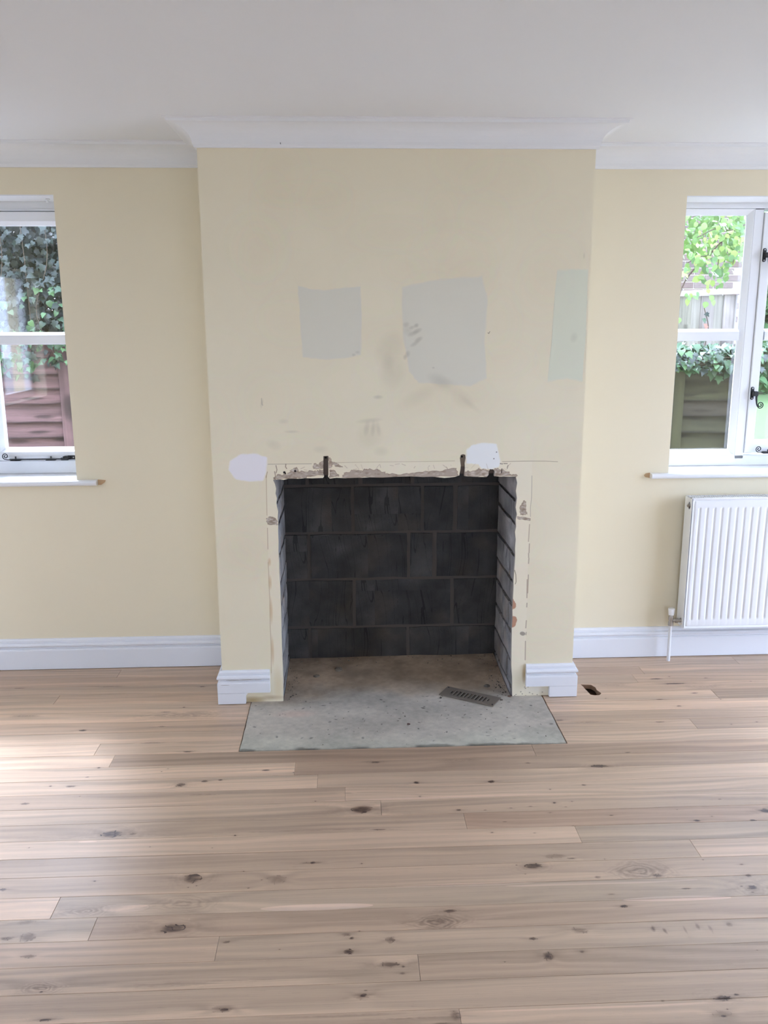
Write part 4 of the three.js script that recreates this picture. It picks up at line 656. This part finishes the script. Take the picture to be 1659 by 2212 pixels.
{ // brick flank of the next house, bricks built where they can be told apart
  const h = thing('neighbour_house', 'grey brown brick side wall of a house behind the tall fence', 'house', [5.2, GY, -6.4]), rel = (g) => g.translate(-5.2, -GY, 6.4);
  const tex = dataTexture(128, 128, (x, y) => { const l = 0.85 + fbm(x / 10, y / 10, 3) * 0.3 + (hash(x, y) - 0.5) * 0.15; return [200 * l, 192 * l, 188 * l]; });
  const m = [[0.3, 0.235, 0.21], [0.25, 0.21, 0.2], [0.33, 0.28, 0.26], [0.27, 0.215, 0.185]].map((c) => new THREE.MeshStandardMaterial({ color: new THREE.Color().setRGB(...c), map: tex, roughness: 0.95 }));
  const wx0 = 1.4, wx1 = 4.98, by = 1.62, bg = new RoundedBoxGeometry(0.215, 0.065, 0.05, 1, 0.004), r = mulberry(15);
  obj('mortar_wall', rel(box(wx0, wx1, GY, 5.2, -6.65, -6.412)), mat([0.5, 0.46, 0.43], 0.95), h);
  for (let j = 0; j < 17; j++) for (let i = 0; i < 7; i++) { const b = obj('brick', bg, m[Math.floor(r() * 4)], h); b.position.set(3.4 + i * 0.225 + (j % 2) * 0.1125 - 5.2, by + j * 0.075 - GY, -6.41 + 6.4 - 0.018); }
  const rest = []; for (let j = -26; j < 47; j++) for (let i = -9; i < 15; i++) if (!(j >= 0 && j < 17 && i >= 0 && i < 7)) { const x = 3.4 + i * 0.225 + (j % 2 ? 0.1125 : 0); if (x > wx0 + 0.11 && x < wx1 - 0.11) rest.push([x, by + j * 0.075]); }
  const im = new THREE.InstancedMesh(new THREE.BoxGeometry(0.215, 0.065, 0.05), m[0], rest.length), d = new THREE.Object3D(); rest.forEach(([x, y], i) => { d.position.set(x - 5.2, y - GY, -0.028); d.updateMatrix(); im.setMatrixAt(i, d.matrix); const v = 0.8 + r() * 0.4; im.setColorAt(i, new THREE.Color().setRGB(v, v, v)); }); im.name = 'brickwork'; im.userData.kind = 'stuff'; h.add(im);
  const rf = fromQuads([[[wx0 - 0.3, 5.1, -6.2], [wx1 + 0.3, 5.1, -6.2], [wx1 + 0.3, 7.2, -9], [wx0 - 0.3, 7.2, -9]], [[wx0 - 0.3, 7.2, -9], [wx1 + 0.3, 7.2, -9], [wx1 + 0.3, 5.0, -6.2], [wx0 - 0.3, 5.0, -6.2]]]); obj('roof', rel(rf), mat([0.2, 0.12, 0.09], 0.9), h);
}
// ---------- leaves ----------
function leafGeo(outline, fold, curl) {
  const g = new THREE.ShapeGeometry(shapeOf(outline)), p = g.attributes.position;
  for (let i = 0; i < p.count; i++) { const x = p.getX(i), y = p.getY(i); p.setZ(i, Math.abs(x) * fold - (y - 0.3) * (y - 0.3) * curl); }
  g.computeVertexNormals(); return g;
}
const ivyG = [leafGeo([[0, 0], [0.2, -0.08], [0.46, 0.1], [0.34, 0.3], [0.5, 0.55], [0.24, 0.58], [0, 1], [-0.24, 0.58], [-0.5, 0.55], [-0.34, 0.3], [-0.46, 0.1], [-0.2, -0.08]], 0.25, 0.35), leafGeo([[0, 0], [0.25, -0.05], [0.42, 0.18], [0.36, 0.45], [0.2, 0.7], [0, 0.95], [-0.2, 0.7], [-0.36, 0.45], [-0.42, 0.18], [-0.25, -0.05]], 0.3, 0.4)];
const hazelG = [leafGeo([[0, 0], [0.26, 0.1], [0.42, 0.36], [0.38, 0.62], [0.2, 0.82], [0, 1], [-0.2, 0.82], [-0.38, 0.62], [-0.42, 0.36], [-0.26, 0.1]], 0.22, 0.3), leafGeo([[0, 0], [0.22, 0.14], [0.33, 0.4], [0.22, 0.72], [0, 1], [-0.22, 0.72], [-0.33, 0.4], [-0.22, 0.14]], -0.2, 0.4)];
const leafMat = (c, t, rough) => new THREE.MeshPhysicalMaterial({ color: new THREE.Color().setRGB(...c), transmission: t, thickness: 0, roughness: rough, side: THREE.DoubleSide });
const ivyM = [[0.02, 0.055, 0.022], [0.032, 0.085, 0.028], [0.012, 0.026, 0.016], [0.06, 0.14, 0.04]].map((c) => new THREE.MeshStandardMaterial({ color: new THREE.Color().setRGB(...c), roughness: 0.42, side: THREE.DoubleSide }));
const ivyYellow = leafMat([0.35, 0.4, 0.04], 0.45, 0.9);
const hazelM = [[0.17, 0.3, 0.09], [0.22, 0.36, 0.1], [0.3, 0.42, 0.1], [0.12, 0.24, 0.08], [0.5, 0.52, 0.22]].map((c) => leafMat(c, 0.5, 0.85));
function scatter(name, geo, m, count, place, tint, seed) {
  const im = new THREE.InstancedMesh(geo, m, count), d = new THREE.Object3D(), r = mulberry(seed); im.name = name; im.castShadow = im.receiveShadow = true; im.userData.kind = 'stuff';
  for (let i = 0; i < count; i++) { place(d, r, i); d.updateMatrix(); im.setMatrixAt(i, d.matrix); const v = tint(r); im.setColorAt(i, new THREE.Color().setRGB(...v)); }
  return im;
}
const stemM = mat([0.09, 0.065, 0.045], 0.95), barkM = mat([0.14, 0.11, 0.08], 0.95);
{ // ivy over the left fence panel
  const ivy = thing('ivy', 'dark glossy ivy hanging over the brown fence panel', 'ivy', [-1.6, 1.3, -1.93]), r = mulberry(51);
  const loc = (x, y, z) => [x + 1.6, y - 1.3, z + 1.93];
  const hang = (x) => 1.31 + 0.06 * (noise(x * 9, 4) - 0.5) - 0.09 * smooth(-1.28, -1.4, x) ;
  for (let i = 0; i < 295; i++) {
    const x = -1.62 + r() * 0.62, lo = hang(x), y = i < 110 ? lo + r() * 0.2 : i < 240 ? lo + 0.1 + r() * 0.4 : lo + 0.45 + r() * 0.6, m = obj('leaf', ivyG[i % 2], y > 1.45 && r() < 0.03 ? ivyYellow : ivyM[y > 1.75 ? 2 : Math.floor(r() * 4)], ivy), s = 0.028 + r() * 0.027;
    m.position.set(...loc(x, y, -1.945 + r() * 0.09 + (y > 1.45 ? (y - 1.45) * -0.12 : 0))); m.rotation.set(-0.5 + (r() - 0.5) * 1.1, (r() - 0.5) * 1.4, Math.PI + (r() - 0.5) * 1.7); m.scale.setScalar(s);
  }
  for (let i = 0; i < 4; i++) { const x = -1.5 + i * 0.13; obj('stem', tube([loc(x, 2.3, -2.0), loc(x + 0.03, 1.9, -1.98 + r() * 0.03), loc(x + (r() - 0.5) * 0.16, 1.6, -1.95), loc(x + (r() - 0.5) * 0.1, 1.35, -1.94)], 0.002, 20, 5), stemM, ivy); }
  ivy.add(scatter('ivy_leaves', ivyG[0], new THREE.MeshStandardMaterial({ color: 0xffffff, roughness: 0.45, side: THREE.DoubleSide }), 9000, (d, q) => { const x = -3.4 + q() * 2.75, y = hang(x) - 0.02 + q() * 1.6; d.position.set(...loc(x, y, -1.97 - q() * 0.42)); d.rotation.set(-0.4 + (q() - 0.5) * 1.4, (q() - 0.5) * 2, Math.PI + (q() - 0.5) * 2); d.scale.setScalar(0.03 + q() * 0.03); }, (q) => { const v = 0.6 + q() * 0.8; return [0.009 * v, 0.02 * v, 0.012 * v]; }, 61));
  const hedge = thing('evergreen_tree', 'dark evergreen tree rising behind the ivy outside the left window', 'tree', [-2.2, GY, -3.4]);
  hedge.add(scatter('foliage', ivyG[1], new THREE.MeshStandardMaterial({ color: 0xffffff, roughness: 0.55, side: THREE.DoubleSide }), 15000, (d, q) => { d.position.set(-2.6 + q() * 4.2, 1.2 + q() * 1.85, 1.0 - q() * 1.6); d.rotation.set((q() - 0.5) * 2.4, q() * 6.3, q() * 6.3); d.scale.setScalar(0.07 + q() * 0.05); }, (q) => { const v = 0.5 + q() * 0.9; return [0.018 * v, 0.038 * v, 0.018 * v]; }, 71));
  obj('trunk', tube([[0, 0, 0], [0.05, 1.5, 0.02], [-0.03, 2.2, 0], [0, 2.9, 0.05]], 0.06, 24, 10), barkM, hedge);
}
{ // ivy along the top of the mossy panel
  const ivy = thing('ivy', 'pale shining ivy leaves along the top of the mossy fence panel', 'ivy', [2.85, 1.3, -1.95]), r = mulberry(52), loc = (x, y, z) => [x - 2.85, y - 1.3, z + 1.95];
  for (let i = 0; i < 120; i++) {
    const x = 2.5 + r() * 0.56, y = 1.285 + (r() - 0.35) * 0.13 - (x > 2.8 && r() < 0.25 ? 0.05 : 0), m = obj('leaf', ivyG[i % 2], ivyM[Math.floor(r() * 4)], ivy), s = 0.034 + r() * 0.028;
    m.position.set(...loc(x, y, -1.945 + r() * 0.08)); m.rotation.set(-0.95 + (r() - 0.5) * 0.9, (r() - 0.5) * 1.2, Math.PI + (r() - 0.5) * 1.7); m.scale.setScalar(s);
  }
  for (const [x, y, s, a] of [[2.845, 1.262, 0.062, 0.2], [2.895, 1.237, 0.068, -0.3], [2.945, 1.235, 0.06, 0.1], [2.92, 1.275, 0.05, 0.6], [2.6, 1.245, 0.055, 0.4]]) { const m = obj('leaf', ivyG[0], ivyM[1], ivy); m.position.set(...loc(x, y + s * 0.5, -1.9)); m.rotation.set(-0.45, a, Math.PI + a * 0.6); m.scale.setScalar(s); }
  ivy.add(scatter('ivy_leaves', ivyG[0], new THREE.MeshStandardMaterial({ color: 0xffffff, roughness: 0.42, side: THREE.DoubleSide }), 900, (d, q) => { const x = 2.3 + q() * 0.95; d.position.set(...loc(x, 1.26 + (q() - 0.2) * 0.16, -1.97 - q() * 0.12)); d.rotation.set(-0.8 + (q() - 0.5) * 1.2, (q() - 0.5) * 2, Math.PI + (q() - 0.5) * 2); d.scale.setScalar(0.04 + q() * 0.03); }, (q) => { const v = 0.7 + q() * 0.8; return [0.035 * v, 0.085 * v, 0.034 * v]; }, 62));
  for (let i = 0; i < 3; i++) obj('stem', tube([loc(2.5, 1.3 - i * 0.02, -1.94), loc(2.75, 1.27 + i * 0.02, -1.93), loc(3.05, 1.3, -1.95)], 0.0025, 20, 5), stemM, ivy);
  const c2 = thing('ivy_sprig', 'thin dying ivy stem climbing the pale upright boards', 'ivy', [3.65, 1.3, -4.17]);
  obj('stem', tube([[0.02, -0.25, 0.0], [0.0, 0.0, 0.006], [0.02, 0.17, 0.005], [-0.03, 0.34, 0.004]], 0.004, 20, 6), stemM, c2);
  for (let i = 0; i < 12; i++) { const m = obj('leaf', ivyG[0], i === 9 ? mat([0.3, 0.14, 0.1], 0.8, { side: THREE.DoubleSide }) : ivyM[i % 3], c2); m.position.set((r() - 0.5) * 0.08, -0.2 + i * 0.045, 0.012 + r() * 0.02); m.rotation.set(-0.5, (r() - 0.5), Math.PI + (r() - 0.5) * 2); m.scale.setScalar(i === 9 ? 0.06 : 0.035 + r() * 0.015); }
}
{ // young tree whose twigs hang before the right window
  const tree = thing('hazel_tree', 'leafy tree with bright yellow green leaves hanging outside the right window', 'tree', [4.5, GY, -3.4]), loc = (x, y, z) => [x - 4.5, y - GY, z + 3.4], r = mulberry(53);
  obj('trunk', tube([[0, 0, 0], [0.03, 1.5, 0], [-0.08, 2.6, 0.05], [-0.5, 4.2, 0]], 0.07, 30, 10), barkM, tree);
  const twigs = [
    [[4.35, 2.25, -3.35], [3.8, 2.33, -3.1], [3.361, 2.197, -2.9], [3.297, 2.169, -2.9], [3.188, 2.082, -2.9], [3.096, 1.982, -2.9], [3.018, 1.909, -2.9], [2.936, 1.798, -2.9], [2.9, 1.7, -2.88]],
    [[3.297, 2.169, -2.9], [3.22, 2.15, -2.86], [3.12, 2.16, -2.84], [2.98, 2.1, -2.83]], [[3.188, 2.082, -2.9], [3.16, 2.0, -2.86], [3.15, 1.92, -2.85], [3.12, 1.84, -2.84]], [[3.361, 2.197, -2.9], [3.34, 2.1, -2.88], [3.28, 2.0, -2.87], [3.26, 1.92, -2.86]],
    [[3.096, 1.982, -2.9], [3.02, 1.97, -2.86], [2.93, 1.93, -2.85]], [[3.8, 2.33, -3.1], [3.5, 2.36, -2.95], [3.2, 2.3, -2.9], [2.95, 2.24, -2.88]], [[4.35, 2.25, -3.35], [3.9, 2.1, -3.0], [3.7, 1.95, -2.9], [3.62, 1.8, -2.88]],
  ];
  twigs.forEach((t, i) => obj('branch', tube(t.map((p) => loc(...p)), i ? 0.0035 : 0.006, 30, 6), stemM, tree));
  const curves = twigs.map((t) => new THREE.CatmullRomCurve3(t.map((p) => new THREE.Vector3(...p))));
  const inView = (x, y) => { const a = (x - 2.88) / 0.5; return y > 1.68 + Math.max(0, Math.abs(a - 0.1) - 0.25) * 0.2 && y > 1.72 - 0.3 * smooth(0.25, 0, a) + (a > 0.75 ? 0.2 : 0); };
  for (let i = 0, n = 0; n < 285 && i < 4000; i++) {
    const c = curves[Math.floor(r() * 6)], p = c.getPoint(0.1 + 0.9 * r()), x = p.x + (r() - 0.5) * 0.2, y = p.y + (r() - 0.62) * 0.18, z = p.z + (r() - 0.5) * 0.22;
    if (x > 3.75 || !inView(x, y)) continue;
    const k = Math.floor(r() * 5), m = obj('leaf', hazelG[n % 2], hazelM[k === 4 && r() < 0.5 ? 2 : k], tree), s = 0.034 + r() * 0.026;
    m.position.set(...loc(x, y, z)); m.rotation.set(-0.5 + (r() - 0.5) * 1.5, (r() - 0.5) * 1.8, Math.PI + (r() - 0.5) * 2.2); m.scale.setScalar(s); n++;
  }
  for (const [x, y, a] of [[2.87, 1.56, 0.4], [2.905, 1.555, -0.4], [2.88, 1.6, 1.2], [3.13, 1.68, 0.3], [3.09, 1.665, -0.3], [3.12, 1.71, 0.1]]) { const m = obj('leaf', hazelG[0], hazelM[1], tree); m.position.set(...loc(x, y, -2.86)); m.rotation.set(-0.4, a, Math.PI + a); m.scale.setScalar(0.05); }
  const crown = (count, seed, place, tints) => tree.add(scatter('foliage', hazelG[0], leafMat([1, 1, 1], 0.5, 0.85), count, place, tints, seed));
  const tint = (q) => { const v = 0.7 + q() * 0.6; return [0.2 * v, 0.34 * v, 0.09 * v]; };
  crown(900, 81, (d, q) => { const x = 2.7 + q() * 0.9, y = 2.02 + q() * 0.5; d.position.set(...loc(x, y, -2.95 - q() * 0.5)); d.rotation.set((q() - 0.7) * 1.8, (q() - 0.5) * 2, Math.PI + (q() - 0.5) * 2.4); d.scale.setScalar(0.04 + q() * 0.025); }, tint);
  crown(1800, 82, (d, q) => { const a = q() * Math.PI * 2, b = Math.acos(2 * q() - 1), k = Math.cbrt(0.25 + 0.75 * q()); d.position.set(...loc(3.3 + Math.cos(a) * Math.sin(b) * 1.6 * k, 4.3 + Math.cos(b) * 1.0 * k, -3.2 + Math.sin(a) * Math.sin(b) * 0.9 * k)); d.rotation.set((q() - 0.5) * 2, q() * 6.3, q() * 6.3); d.scale.setScalar(0.06 + q() * 0.035); }, tint);
}
{ // far hedge across the lawn
  const h = thing('hedge', 'deep green garden hedge across the lawn beyond the right window', 'hedge', [9, GY, -19]);
  h.add(scatter('foliage', ivyG[1], new THREE.MeshStandardMaterial({ color: 0xffffff, roughness: 0.6, side: THREE.DoubleSide }), 14000, (d, q) => { d.position.set(-9 + q() * 18, q() * 3.2 * (0.8 + 0.3 * noise(q() * 3, 1)), (q() - 0.5) * 1.5); d.rotation.set((q() - 0.5) * 2, q() * 6.3, q() * 6.3); d.scale.setScalar(0.2 + q() * 0.12); }, (q) => { const v = 0.5 + q(); return [0.05 * v, 0.13 * v, 0.04 * v]; }, 91));
}
renderer.render(scene, camera);
